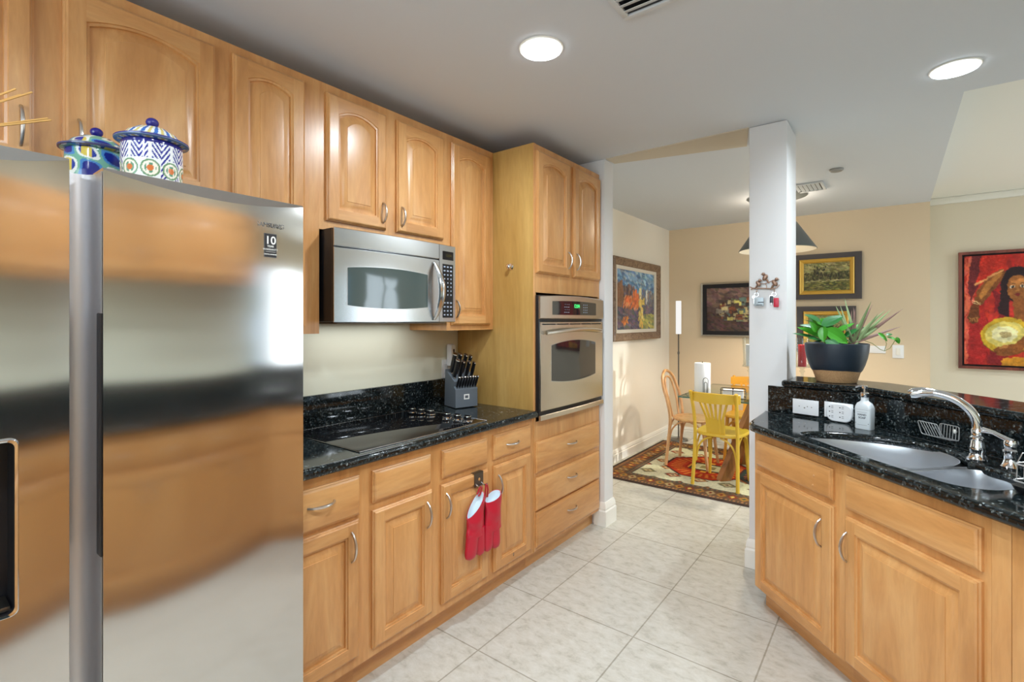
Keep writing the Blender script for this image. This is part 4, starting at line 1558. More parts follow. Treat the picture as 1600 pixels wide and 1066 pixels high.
# dish rack at the right edge
t = thing('dish_rack', 'white wire dish rack standing on a black tray at the right end of the sink', 'dish rack', SW(-1.205, 1.80, 0.9165), math.radians(-45))
b = B()
b.loft([[(x, y, z) for x, y in rrect(-0.075 + g, 0.26, -0.13 + g, 0.13, 0.02)] for z, g in ((0.0005, 0.006), (0.010, 0.0), (0.022, -0.004))])
obj('tray', b, 'black_plastic', t)
b = B()
b.tube([(x, y, 0.034) for x, y in rrect(-0.078, 0.255, -0.125, 0.125, 0.02, 4)], 0.0024, 6, True)
b.tube([(x, y, 0.085) for x, y in rrect(-0.072, 0.255, -0.125, 0.125, 0.02, 4)], 0.0024, 6, True)
obj('rail', b, 'wire_white', t)
for k in range(9):
    b = B(); y = -0.105 + k * 0.026
    b.tube([(-0.076, y, 0.034), (-0.074, y, 0.085), (-0.060, y, 0.118 if k % 2 == 0 else 0.088), (-0.045, y, 0.118 if k % 2 == 0 else 0.088), (-0.040, y, 0.030), (0.25, y, 0.030)], 0.0016, 6); obj('prong', b, 'wire_white', t)

# ------------------------------------------------------------------ potted plant on the bar
PX, PY, PZ = -0.243, 3.150, 1.1005
t = thing('potted_plant', 'leafy and spiky plants in a navy pot with tan band, on the bar', 'plant', (PX, PY, PZ))
b = B()
b.lathe([(0.106, 0.052), (0.1165, 0.066), (0.127, 0.092), (0.138, 0.13), (0.144, 0.165), (0.1465, 0.197), (0.1465, 0.204), (0.142, 0.206), (0.139, 0.202), (0.136, 0.165), (0.10, 0.12), (0.0, 0.12)], 48, sx=1, sy=0.98)
obj('pot', b, 'pot_navy', t, smooth=60)
b = B(); b.lathe([(0, 0.0), (0.088, 0.0), (0.0925, 0.004), (0.1055, 0.048), (0.115, 0.0665), (0.110, 0.06), (0, 0.06)], 48); obj('base_band', b, 'cork', t, smooth=60)
b = B(); b.lathe([(0, 0.196), (0.08, 0.192), (0.137, 0.182), (0.130, 0.13), (0, 0.13)], 24); obj('soil', b, 'soil', t)

right = Vector((math.cos(math.radians(37.65)), math.sin(math.radians(37.65)), 0))
fwd = Vector((-right.y, right.x, 0))


def blade(b, p0, tip, w, droop, mi):
    p0, tip = Vector(p0), Vector(tip)
    d = tip - p0
    side = d.cross(Vector((0.3, -0.8, 0.5))).normalized()
    rows = []
    for k in range(9):
        f = k / 8
        c = p0 + d * f + Vector((0, 0, -droop * f * f + droop * f * 0.5))
        ww = w * (0.6 + 0.6 * f if f < 0.35 else 0.81 * (1 - ((f - 0.35) / 0.65) ** 1.6) + 0.02)
        nrm = side.cross(d).normalized()
        rows.append([c - side * ww, c + nrm * ww * 0.35, c + side * ww])
    V = [[b.bm.verts.new(p) for p in r_] for r_ in rows]
    for a_, c_ in zip(V, V[1:]):
        for i in range(2):
            b.face([a_[i], a_[i + 1], c_[i + 1], c_[i]], mi)


b = B()
px = 0.0034
base = right * 0.075 + fwd * -0.02 + Vector((0, 0, 0.20))
rr_ = random.Random(5)
tips = [(1300, 475), (1318, 463), (1319, 475), (1326, 480), (1333, 470), (1331, 482), (1358, 474), (1362, 483), (1374, 482), (1389, 481), (1389, 492), (1384, 508), (1294, 502), (1290, 508), (1345, 500), (1310, 490), (1372, 498), (1350, 488), (1340, 478)]
for k, (tx, ty) in enumerate(tips):
    tip = base + right * ((tx - 1325) * px) + Vector((0, 0, (538 - ty) * px)) + fwd * rr_.uniform(-0.10, 0.08)
    blade(b, base + right * rr_.uniform(-0.014, 0.014) + fwd * rr_.uniform(-0.014, 0.014), tip, rr_.uniform(0.0078, 0.0108), 0.012, 1 if k in (3, 5, 6, 9, 10, 11, 18) else 0)
obj('spiky_leaves', b, ['leaf_spike', 'leaf_bronze'], t, smooth=0, fix=False)


def leaf(b, p0, d, n, ln, w, mi=0, fold=0.25, curl=0.25):
    d = d.normalized(); n = (n - d * n.dot(d)).normalized(); s_ = d.cross(n)
    rows = []
    for k in range(9):
        f = k / 8
        hw = w * math.sin(PI * min(1, f * 0.97 + 0.03) ** 0.8) ** 0.85
        c = Vector(p0) + d * (ln * f) - n * (curl * ln * f * f)
        rows.append([c - s_ * hw + n * hw * fold, c - s_ * hw * 0.5 + n * hw * fold * 0.4, c, c + s_ * hw * 0.5 + n * hw * fold * 0.4, c + s_ * hw + n * hw * fold])
    V = [[b.bm.verts.new(p) for p in r_] for r_ in rows]
    for a_, c_ in zip(V, V[1:]):
        for i in range(4):
            b.face([a_[i], a_[i + 1], c_[i + 1], c_[i]], mi)


b = B()
rl = random.Random(11)
def pix(tx, ty, dep=0.0):
    return right * ((tx - 1306) * px) + Vector((0, 0, 0.206 + (538 - ty) * px)) + fwd * dep
spec = [  # root pixel, tip pixel, depth, width, dark?
    ((1300, 522), (1322, 505), -0.05, 0.020, 0), ((1268, 520), (1256, 505), -0.06, 0.020, 0), ((1296, 505), (1314, 492), 0.0, 0.022, 1), ((1310, 530), (1330, 512), -0.06, 0.020, 1), ((1284, 505), (1262, 492), 0.02, 0.022, 1), ((1320, 526), (1346, 510), 0.0, 0.02, 0),
    ((1290, 520), (1252, 497), -0.03, 0.026, 0), ((1288, 530), (1250, 512), 0.0, 0.020, 0), ((1285, 534), (1248, 520), 0.04, 0.018, 1), ((1282, 536), (1256, 528), -0.05, 0.020, 1),
    ((1286, 530), (1270, 498), 0.03, 0.022, 0), ((1280, 512), (1307, 494), -0.04, 0.034, 1), ((1282, 515), (1300, 496), 0.05, 0.030, 0), ((1280, 516), (1308, 536), -0.085, 0.036, 0),
    ((1278, 512), (1272, 534), -0.07, 0.026, 0), ((1290, 520), (1262, 508), 0.06, 0.024, 1), ((1296, 530), (1318, 520), 0.03, 0.026, 1), ((1300, 534), (1336, 524), 0.07, 0.022, 0),
    ((1330, 530), (1358, 503), 0.05, 0.020, 0), ((1276, 534), (1292, 541), -0.11, 0.026, 1), ((1340, 528), (1352, 512), 0.02, 0.018, 1), ((1270, 536), (1256, 532), -0.09, 0.018, 1), ((1300, 528), (1284, 500), 0.0, 0.026, 0), ((1316, 536), (1308, 512), 0.06, 0.026, 1)]
for (r0, tp, dep, w_, dk) in spec:
    p0, p1 = pix(r0[0], r0[1], dep * 0.6), pix(tp[0], tp[1], dep)
    d = p1 - p0
    leaf(b, p0, d, Vector((-0.3, -0.75, 0.75)) + Vector((rl.uniform(-.3, .3), rl.uniform(-.3, .3), 0)), d.length * 1.05, w_, dk, 0.25, 0.12)
    b.tube([pix(1295, 545, dep * 0.3), (pix(1295, 545, dep * 0.3) + p0) / 2 + Vector((0, 0, 0.01)), p0], 0.0016, 5, mi=2)
obj('broad_leaves', b, ['leaf_green', 'leaf_dark', 'stem_green'], t, smooth=0, fix=False)
b = B()
st = [pix(1346, 534, -0.02), pix(1352, 538, -0.05), pix(1360, 547, -0.07), pix(1364, 549, -0.08), pix(1370, 545, -0.09), pix(1376, 536, -0.09), pix(1380, 528, -0.09)]
b.tube(st, 0.0016, 6, mi=2); b.tube([pix(1364, 549, -0.08), pix(1365, 538, -0.09), pix(1362, 528, -0.09)], 0.0014, 6, mi=2)
for r0, tp, w_, dk in (((1352, 522), (1368, 533), 0.013, 0), ((1380, 528), (1382, 538), 0.011, 0), ((1366, 528), (1384, 531), 0.010, 0), ((1364, 525), (1372, 522), 0.010, 1)):
    p0, p1 = pix(r0[0], r0[1], -0.09), pix(tp[0], tp[1], -0.10)
    leaf(b, p0, p1 - p0, Vector((-0.2, -0.8, 0.7)), (p1 - p0).length, w_, dk)
obj('trailing_stem', b, ['leaf_green', 'leaf_dark', 'stem_green'], t, smooth=0, fix=False)

# ------------------------------------------------------------------ key rack on the post
KY = 3.108
t = thing('key_rack', 'bronze branch key rack with three little birds on the white post', 'key rack', (-0.58, KY, 1.615))
Lc = lambda x, y, z: (x + 0.58, y - KY, z - 1.615)
b = B()
b.tube([(-0.078, -0.008, 0.006), (-0.062, -0.010, -0.003), (-0.040, -0.010, -0.004), (0.0, -0.010, -0.006), (0.040, -0.010, -0.010), (0.062, -0.010, -0.004), (0.075, -0.008, 0.012)], [0.003, 0.004, 0.0035, 0.0035, 0.0035, 0.003, 0.002], 8)
b.tube([(-0.030, -0.010, 0.022), (0.0, -0.010, 0.020), (0.020, -0.010, 0.026), (0.036, -0.010, 0.034), (0.050, -0.010, 0.030)], 0.0026, 8)
b.tube([(0.004, -0.010, 0.020), (0.010, -0.010, 0.008), (0.010, -0.010, -0.006)], 0.002, 6)
b.tube([(-0.062, -0.010, -0.003), (-0.072, -0.010, -0.012)], 0.003, 6)
for xx in (-0.04, 0.05):
    b.tube([(xx, -0.010, -0.006), (xx, -0.001, -0.006)], 0.003, 6)
    b.tube([(xx, -0.010, -0.008), (xx, -0.013, -0.024), (xx, -0.022, -0.030), (xx, -0.026, -0.022)], 0.0018, 6)
obj('branch', b, 'bronze', t)
for (x, z, tl, s_) in ((-0.032, 0.022, -1, 1.0), (0.003, 0.055, 1, 1.1), (0.052, 0.022, -1, 1.15)):
    b = B()
    Mr = Matrix.Rotation(tl * 0.55, 4, 'Y')
    b.ball((x, -0.012, z), (0.011 * s_, 0.008 * s_, 0.018 * s_), Mr, 14, 10)
    hx = x - tl * 0.010 * s_ * 1.0
    b.ball((x - tl * 0.008 * s_, -0.013, z + 0.018 * s_), 0.0085 * s_, n=12, m=8)
    b.tube([(x - tl * 0.014 * s_, -0.013, z + 0.018 * s_), (x - tl * 0.021 * s_, -0.013, z + 0.016 * s_)], [0.003, 0.0006], 6)
    b.tube([(x + tl * 0.006 * s_, -0.012, z - 0.010 * s_), (x + tl * 0.018 * s_, -0.010, z - 0.030 * s_)], [0.006 * s_, 0.0035 * s_], 6)
    obj('bird', b, 'bronze', t, smooth=60)
for xx, lab, fob, fx in ((-0.04, 'bunch of keys with a grey square fob hanging left on the key rack', 'fob_grey', 0.012), (0.05, 'bunch of keys with a red fob hanging right on the key rack', 'fob_red', 0.010)):
    k = thing('key_bunch', lab, 'keys', (-0.58 + xx, KY - 0.020, 1.583))
    b = B(); b.tube([(0.011 * math.cos(a), 0, -0.009 + 0.011 * math.sin(a)) for a in [2 * PI * i / 20 for i in range(20)]], 0.0010, 6, True); obj('ring', b, 'chrome', k)
    b = B()
    if fob == 'fob_grey':
        b.box(fx - 0.024, fx + 0.026, -0.006, 0.002, -0.074, -0.026, 0.003); obj('fob', b, fob, k)
        b = B(); b.box(fx - 0.004, fx + 0.026, -0.0066, -0.006, -0.056, -0.050); b.box(fx - 0.012, fx + 0.018, -0.0066, -0.006, -0.070, -0.066); obj('fob_print', b, 'fob_dark', k)
    else:
        b.box(fx - 0.012, fx + 0.014, -0.007, 0.003, -0.082, -0.030, 0.004); obj('fob', b, fob, k)
        b = B(); b.box(-0.022, -0.005, -0.002, 0.004, -0.058, -0.018, 0.003); obj('key_head', b, 'fob_dark', k)
    b = B()
    b.box(-0.018, -0.012, -0.0008, 0.0012, -0.072, -0.020, 0.0005); b.lathe([(0, 0), (0.009, 0), (0.009, 0.002), (0, 0.002)], 14, M=Matrix.Translation((-0.015, 0.001, -0.022)) @ Matrix.Rotation(PI / 2, 4, 'X'))
    obj('key', b, 'steel_trim', k)

# ================================================================== RUG
def rug_img(nx, ny, Lx, Ly):
    X, Y = np.meshgrid((np.arange(nx) + .5) / nx * Lx, (np.arange(ny) + .5) / ny * Ly)     # metres from front-left corner
    img = np.zeros((ny, nx, 3)); 
    c = lambda *a: np.array(a) / 255.0
    rs = np.random.RandomState(4)
    d = np.minimum(np.minimum(X, Lx - X), np.minimum(Y, Ly - Y))
    along = np.where(np.minimum(X, Lx - X) < np.minimum(Y, Ly - Y), Y, X)
    img[:] = c(96, 78, 62)
    def put(mask, col): img[mask] = col
    put(d < 0.035, c(72, 56, 50))
    b1 = (d >= 0.075) & (d < 0.195)
    put(b1, c(112, 80, 58))
    ph = (along / 0.085) % 1.0
    dd_ = (d - 0.135) / 0.06
    rh = np.abs(ph - 0.5) * 2 + np.abs(dd_)
    k = (along / 0.085).astype(int) % 4
    put(b1 & (rh < 0.95), c(172, 122, 58)); put(b1 & (rh < 0.95) & (k == 1), c(140, 62, 42)); put(b1 & (rh < 0.95) & (k == 3), c(176, 150, 104))
    put(b1 & (rh < 0.42), c(120, 44, 34)); put(b1 & (rh < 0.42) & (k == 1), c(220, 186, 96)); put(b1 & (rh < 0.42) & (k == 2), c(84, 92, 70))
    b2 = (d >= 0.045) & (d < 0.07)
    put(b2 & ((along / 0.03) % 1.0 < 0.5), c(176, 120, 76))
    put((d >= 0.20) & (d < 0.245), c(92, 84, 72))
    put((d >= 0.212) & (d < 0.232) & ((along / 0.04) % 1.0 < 0.5), c(164, 116, 78))
    f = d >= 0.245
    put(f, c(222, 214, 180))
    # small scattered diamonds
    sx, sy = (X + 0.02) / 0.235, (Y - 0.31) / 0.20
    row = np.floor(sy)
    ux = (sx + 0.5 * (row % 2)) % 1.0 - 0.5; uy = sy % 1.0 - 0.5
    r = np.abs(ux) * 1.7 + np.abs(uy) * 1.7
    kk = (np.floor(sx + 0.5 * (row % 2)) + row) % 3
    put(f & (r < 0.60), c(90, 70, 60)); put(f & (r < 0.50), c(188, 122, 66)); put(f & (r < 0.50) & (kk == 1), c(150, 140, 96)); put(f & (r < 0.50) & (kk == 2), c(176, 84, 60))
    put(f & (r < 0.30), c(226, 206, 160)); put(f & (r < 0.14), c(110, 48, 40))
    # large octagon medallions
    for i, mx in enumerate(np.arange(0.76, Lx - 0.4, 0.66)):
        ax, ay = np.abs(X - mx), np.abs(Y - Ly * 0.5)
        o = np.maximum(np.maximum(ax / 0.36, ay / 0.36), (ax + ay) / 0.50)
        main = c(184, 62, 34) if i % 2 == 0 else c(60, 66, 60)
        put(f & (o < 1.06), c(84, 50, 44)); put(f & (o < 1.0), main)
        ring = (o > 0.62) & (o < 0.90) & ((np.arctan2(Y - Ly * .5, X - mx) * 16 / np.pi) % 1.0 < 0.42)
        put(f & ring, c(214, 122, 52) if i % 2 == 0 else c(160, 84, 56))
        put(f & (o < 0.55) , c(160, 46, 32)); put(f & (o < 0.50) & ((ax * 40).astype(int) % 3 == 0), c(222, 150, 60))
        put(f & (np.maximum(ax / 0.15, ay / 0.12) < 1), c(84, 70, 56)); put(f & (np.maximum(ax / 0.125, ay / 0.095) < 1), c(214, 204, 160)); put(f & (np.maximum(ax / 0.07, ay / 0.05) < 1), c(150, 132, 84))
    img *= (0.92 + 0.16 * rs.rand(ny, nx, 1))
    return img


RX0, RX1, RY0, RY1 = -2.17, 0.05, 4.085, 5.74
im = rug_img(260, 200, RX1 - RX0, RY1 - RY0)
# a gently raised slab: the patterned pile on top, woven edge around
b = B()
H_, W_ = im.shape[:2]
g = []
for j in range(H_):
    g.append([b.bm.verts.new((RX0 + (RX1 - RX0) * i / (W_ - 1), RY0 + (RY1 - RY0) * j / (H_ - 1), 0.0005 if (i in (0, W_ - 1) or j in (0, H_ - 1)) else 0.009)) for i in range(W_)])
for j in range(H_ - 1):
    for i in range(W_ - 1):
        b.face([g[j][i], g[j][i + 1], g[j + 1][i + 1], g[j + 1][i]])
rug = obj('rug', b, 'rug_wool', smooth=0, fix=False)
cc = np.ones((H_ * W_, 4), dtype=np.float32); cc[:, :3] = lin(im).reshape(-1, 3); color_attr(rug, cc)
tag(rug, 'oriental rug with orange medallions and brown border under the dining table', 'rug')

# ================================================================== DINING TABLE
t = thing('dining_table', 'square glass-topped dining table on slanting wooden legs', 'table', (-0.90, 4.97, 0.009))
b = B(); b.box(-1.535, -0.28, 4.425, 5.52, 0.735, 0.747, 0.003)
for f in b.bm.faces:
    f.normal_update()
    if abs(f.normal.z) < 0.5: f.material_index = 1
obj('glass_top', b, ['table_glass', 'glass_edge'], t, world=True)
for (fx, fy), (tx, ty) in (((-1.195, 4.62), (-0.965, 4.86)), ((-1.195, 5.27), (-0.965, 5.05)), ((-0.60, 4.62), (-0.83, 4.86)), ((-0.60, 5.27), (-0.83, 5.05))):
    b = B()
    w_ = 0.05
    ax = Vector((tx - fx, ty - fy)).normalized(); sd = Vector((-ax.y, ax.x))
    rings = []
    for (cx_, cy_, z) in ((fx, fy, 0.0095), (tx, ty, 0.7345)):
        rings.append([(cx_ + ax.x * a_ + sd.x * s_, cy_ + ax.y * a_ + sd.y * s_, z) for a_, s_ in ((-0.05, -0.035), (0.05, -0.035), (0.05, 0.035), (-0.05, 0.035))])
    b.loft(rings); obj('leg', b, 'oak_leg', t, world=True, smooth=0)
b = B(); b.box(-0.99, -0.80, 4.84, 5.07, 0.33, 0.42, 0.004); obj('joint_block', b, 'oak_leg', t, world=True)


# ================================================================== CHAIRS
def legpath(b, pts, r, n=10):
    P = [Vector(p) for p in pts]
    sm = []
    k = len(P)
    for i in range(k - 1):
        p0, p1, p2, p3 = P[max(i - 1, 0)], P[i], P[i + 1], P[min(i + 2, k - 1)]
        for q in range(8):
            f = q / 8
            sm.append(0.5 * ((2 * p1) + (p2 - p0) * f + (2 * p0 - 5 * p1 + 4 * p2 - p3) * f * f + (3 * p1 - p0 - 3 * p2 + p3) * f ** 3))
    sm.append(P[-1])
    m_ = len(sm)
    rr = [r[0] + (r[1] - r[0]) * i / (m_ - 1) if isinstance(r, tuple) else r for i in range(m_)]
    b.tube(sm, rr, n)


def slat_chair(label, loc, rotz, mat, group=None):
    """bentwood chair, fan of slats under a curved top rail; faces local +y, origin under the seat"""
    t = thing('dining_chair', label, 'chair', loc, rotz, group)
    b = B()
    out = []
    for i in range(40):
        a = 2 * PI * i / 40
        ex = 0.55
        sx_, sy_ = math.copysign(abs(math.cos(a)) ** ex, math.cos(a)), math.copysign(abs(math.sin(a)) ** ex, math.sin(a))
        wx = 0.195 + 0.012 * sy_
        out.append((sx_ * wx, sy_ * 0.20))
    b.loft([[(x * k, y * k, z) for x, y in out] for k, z in ((0.94, 0.428), (1.0, 0.434), (1.0, 0.452), (0.97, 0.458), (0.85, 0.455), (0.5, 0.450))])
    obj('seat', b, mat, t, smooth=50)
    for s in (-1, 1):
        b = B(); legpath(b, [(s * 0.185, -0.215, 0), (s * 0.178, -0.19, 0.22), (s * 0.174, -0.178, 0.45), (s * 0.176, -0.205, 0.63), (s * 0.186, -0.262, 0.815)], (0.0155, 0.0145)); obj('rear_leg', b, mat, t)
        b = B(); legpath(b, [(s * 0.170, 0.195, 0), (s * 0.158, 0.175, 0.2), (s * 0.150, 0.155, 0.43)], (0.013, 0.018)); obj('leg', b, mat, t)
    for p, q in (((-1, -1), (1, -1)), ((-1, 1), (1, 1)), ((-1, -1), (-1, 1)), ((1, -1), (1, 1))):
        b = B()
        pa = Vector((p[0] * 0.168, p[1] * 0.172, 0.20)); pb = Vector((q[0] * 0.168, q[1] * 0.172, 0.20))
        mid_ = (pa + pb) / 2
        for e0 in (pa, pb):
            legpath(b, [e0, e0.lerp(mid_, 0.12) + Vector((0, 0, 0.12)), e0.lerp(mid_, 0.40) + Vector((0, 0, 0.19)), e0.lerp(mid_, 0.8) + Vector((0, 0, 0.222))], 0.0085, 8)
        obj('brace', b, mat, t)
    # top rail, curved in plan
    b = B(); rings = []
    for i in range(17):
        f = i / 16 * 2 - 1
        x = f * 0.205
        y = -0.285 + 0.075 * f * f
        h = 0.036 + 0.006 * (1 - f * f)
        z = 0.765
        rings.append([(x, y - 0.010, z - h), (x, y - 0.012, z), (x, y - 0.014, z + h), (x, y - 0.004, z + h + 0.004), (x, y + 0.006, z + h), (x, y + 0.008, z), (x, y + 0.010, z - h)])
    b.loft(rings); obj('top_rail', b, mat, t, smooth=50)
    b = B()
    for k in range(6):
        u = (k - 2.5) / 2.5
        rings = []
        for j in range(9):
            f = j / 8
            z = 0.455 + (0.74 - 0.455) * f
            g_ = max(0.0, (f - 0.42) / 0.58)
            cx_ = u * (0.062 + 0.052 * g_)
            hw = 0.0135 if f < 0.40 else 0.0088
            y = -0.183 - 0.088 * f ** 1.3 + 0.02 * (cx_ / 0.12) ** 2
            rings.append([(cx_ - hw, y - 0.006, z), (cx_ + hw, y - 0.006, z), (cx_ + hw, y + 0.006, z), (cx_ - hw, y + 0.006, z)])
        b.loft(rings)
    obj('back_slats', b, mat, t, smooth=30)
    return t


slat_chair('yellow painted chair with a fan of back slats, seen from behind at the glass table', (-1.188, 4.555, 0.009), math.radians(-2), 'yellow_paint')
slat_chair('amber painted chair on the far side of the glass table, mostly hidden', (-1.19, 5.48, 0.009), PI, 'amber_paint')

t = thing('dining_chair', 'natural bentwood chair with a round hoop back, left of the glass table', 'chair', (-1.555, 4.965, 0.009), math.radians(-90))
b = B()
b.lathe([(0, 0.436), (0.19, 0.436), (0.205, 0.442), (0.207, 0.456), (0.198, 0.464), (0.17, 0.462), (0, 0.456)], 48)
obj('seat', b, 'bentwood', t, smooth=50)
b = B()
hoop = [(-0.205, -0.225, 0)]
legs_l = [(-0.200, -0.215, 0), (-0.190, -0.195, 0.22), (-0.178, -0.180, 0.45), (-0.186, -0.205, 0.62), (-0.180, -0.245, 0.75), (-0.130, -0.275, 0.855), (0, -0.292, 0.905)]
full = legs_l + [(-x, y, z) for x, y, z in reversed(legs_l[:-1])]
legpath(b, full, 0.0145); obj('back_hoop', b, 'bentwood', t)
b = B()
inn = [(-0.085, -0.188, 0.46), (-0.105, -0.215, 0.60), (-0.108, -0.245, 0.72), (-0.075, -0.270, 0.815), (0, -0.280, 0.845)]
legpath(b, inn + [(-x, y, z) for x, y, z in reversed(inn[:-1])], 0.0105); obj('inner_hoop', b, 'bentwood', t)
for s in (-1, 1):
    b = B(); legpath(b, [(s * 0.175, 0.175, 0), (s * 0.162, 0.150, 0.2), (s * 0.148, 0.125, 0.437)], (0.0125, 0.0175)); obj('leg', b, 'bentwood', t)
for p, q in (((-1, -1), (1, -1)), ((-1, 1), (1, 1)), ((-1, -1), (-1, 1)), ((1, -1), (1, 1))):
    b = B()
    fy = lambda e: -0.188 if e < 0 else 0.155
    pa = Vector((p[0] * (0.185 if p[1] < 0 else 0.162), fy(p[1]), 0.21)); pb = Vector((q[0] * (0.185 if q[1] < 0 else 0.162), fy(q[1]), 0.21))
    mid_ = (pa + pb) / 2
    for e0 in (pa, pb):
        legpath(b, [e0, e0.lerp(mid_, 0.15) + Vector((0, 0, 0.13)), e0.lerp(mid_, 0.45) + Vector((0, 0, 0.20)), e0.lerp(mid_, 0.8) + Vector((0, 0, 0.224))], 0.008, 8)
    obj('brace', b, 'bentwood', t)

# ------------------------------------------------------------------ on the table
TZ = 0.7475
t = thing('paper_towel_holder', 'black wire holder with an arch in front of the paper towel roll', 'holder', (-1.395, 4.68, TZ))
b = B()
b.tube([(0.078 * math.cos(a), 0.078 * math.sin(a), 0.003) for a in [2 * PI * i / 32 for i in range(32)]], 0.003, 6, True)
b.tube([(-0.078, 0, 0.003), (0.078, 0, 0.003)], 0.003, 6); b.tube([(0, 0, 0.003), (0, 0, 0.30)], 0.003, 6)
obj('stand', b, 'black_wire', t)
b = B()
for r_, h_ in ((0.024, 0.135), (0.014, 0.105)):
    b.tube([(0.052 + r_ * 0.7, -0.078 - 0.0, 0.003)] + [(0.052 + r_ * math.cos(a) * 0.9, -0.080, h_ + r_ * math.sin(a)) for a in [PI * i / 10 for i in range(11)]] + [(0.052 - r_ * 0.9, -0.080, 0.003)], 0.0024, 6)
b.tube([(0.052 - 0.03, -0.079, 0.003), (0.052 + 0.03, -0.079, 0.003)], 0.0024, 6); b.tube([(0.03, -0.072, 0.003), (0.03, -0.080, 0.003)], 0.0024, 6)
obj('arch', b, 'black_wire', t)
t = thing('paper_towel_roll', 'upright roll of white paper towels on the glass table', 'paper towels', (-1.395, 4.68, TZ + 0.0065))
b = B(); b.lathe([(0.020, 0), (0.068, 0), (0.070, 0.003), (0.070, 0.277), (0.068, 0.28), (0.020, 0.28)], 40); obj('paper', b, 'paper', t)
b = B(); b.lathe([(0.0195, 0), (0.0195, 0.2805), (0.018, 0.2805), (0.018, 0)], 24); obj('core', b, 'core_card', t)

t = thing('napkin_holder', 'black wire napkin holder lying flat around white napkins on the glass table', 'napkin holder', (-1.115, 4.62, TZ), math.radians(12))
b = B()
b.tube([(x, y, 0.072) for x, y in rrect(-0.10, 0.10, -0.085, 0.085, 0.03, 6)], 0.0035, 6, True)
b.tube([(x, y, 0.004) for x, y in rrect(-0.10, 0.10, -0.085, 0.085, 0.03, 6)], 0.0035, 6, True)
for x, y in ((-0.10, 0.0), (0.10, 0.0), (0, -0.085), (0, 0.085)):
    b.tube([(x, y, 0.004), (x, y, 0.072)], 0.003, 6)
b.tube([(0, -0.085, 0.072), (0, 0.085, 0.078)], 0.003, 6)
b.ball((0, -0.02, 0.080), 0.008)
obj('frame', b, 'black_wire', t)
b = B()
for k in range(14):
    b.box(-0.083 + 0.001 * (k % 3), 0.083 - 0.001 * (k % 2), -0.070, 0.070, 0.0085 + k * 0.0042, 0.0085 + k * 0.0042 + 0.0036, 0.001)
o = tag(obj('napkins', b, 'paper', None, (-1.115, 4.62, TZ), math.radians(12)), 'stack of white paper napkins inside the black wire holder', 'napkins'); o['kind'] = 'stuff'


def hurricane(x, y, lab, clab, wax):
    t = thing('candle_holder', lab, 'candle holder', (x, y, TZ))
    b = B()
    b.lathe([(0, 0), (0.062, 0), (0.060, 0.006), (0.022, 0.014), (0.010, 0.028), (0.010, 0.10), (0.020, 0.112), (0.022, 0.125), (0.012, 0.140), (0.012, 0.20), (0.024, 0.215), (0.012, 0.232), (0.026, 0.245), (0.066, 0.252), (0.066, 0.258), (0, 0.258)], 32)
    obj('stem', b, 'clear_glass', t, smooth=50)
    b = B()
    b.lathe([(0.064, 0.2585), (0.056, 0.275), (0.054, 0.32), (0.058, 0.42), (0.062, 0.515), (0.060, 0.515), (0.056, 0.42), (0.052, 0.32), (0.054, 0.277), (0.060, 0.2605)], 32)
    obj('glass_shade', b, 'clear_glass', t, smooth=50)
    c = B(); c.lathe([(0, 0), (0.032, 0), (0.0335, 0.003), (0.0335, 0.196), (0.030, 0.199), (0.01, 0.195), (0, 0.195)], 28)
    k = thing('candle', clab, 'candle', (x, y, TZ + 0.2588))
    obj('wax', c, wax, k)
    c = B(); c.tube([(0, 0, 0.194), (0.001, 0, 0.208)], 0.0012, 6); obj('wick', c, 'black_wire', k)


hurricane(-1.05, 4.95, 'tall footed glass candle holder behind the white post, its edge showing on the left', 'white candle in the glass holder left of the white post', 'paper')
hurricane(-0.66, 5.18, 'tall footed glass candle holder behind the potted plant, right of the post', 'red candle in the glass holder beside the potted plant', 'candle_red')

# ------------------------------------------------------------------ floor lamp in the corner
t = thing('floor_lamp', 'slim floor lamp with a narrow white tube shade in the dining room corner', 'floor lamp', (-2.03, 5.88, 0.0))
b = B(); b.lathe([(0, 0.0005), (0.105, 0.0005), (0.108, 0.004), (0.105, 0.014), (0.02, 0.020), (0.010, 0.03), (0, 0.03)], 36); obj('base', b, 'grey_metal', t)
b = B(); b.tube([(0, 0, 0.028), (0, 0, 1.28)], 0.008, 10); b.lathe([(0.008, 0), (0.013, 0.004), (0.013, 0.028), (0.008, 0.032)], 14, (0, 0, 1.02)); obj('pole', b, 'grey_metal', t)
b = B(); b.lathe([(0.010, 1.262), (0.030, 1.262), (0.031, 1.266), (0.031, 1.652), (0.029, 1.656), (0, 1.656)], 24); obj('lamp_shade', b, 'lamp_white', t)

# ------------------------------------------------------------------ pendant
PXc, PYc = -0.84, 5.02
t = thing('pendant_lamp', 'large grey cone pendant lamp over the dining table', 'pendant lamp', (PXc, PYc, CZ))
b = B(); b.lathe([(0, 2.5445), (0.240, 2.5445), (0.243, 2.541), (0.20, 2.530), (0.06, 2.512), (0.025, 2.490), (0, 2.488)], 64, (PXc, PYc, 0)); obj('canopy', b, 'shade_grey', t, world=True)
b = B(); b.tube([(PXc, PYc, 2.492), (PXc, PYc, 2.36)], 0.006, 8); obj('cord', b, 'black_wire', t, world=True)
b = B(); b.lathe([(0.0, 2.343), (0.03, 2.340), (0.145, 2.312), (0.16, 2.302), (0.315, 2.062), (0.312, 2.060)], 48, (PXc, PYc, 0)); sh = obj('shade', b, 'shade_grey', t, world=True, smooth=50)
b = B(); b.lathe([(0.0, 2.332), (0.14, 2.306), (0.155, 2.296), (0.3105, 2.0595)], 48, (PXc, PYc, 0)); obj('inner_lining', b, 'shade_inner', sh, world=True, fix=False)
b = B(); b.ball((PXc, PYc, 2.17), 0.06, n=20, m=12); obj('bulb', b, 'warm_bulb', t, world=True)
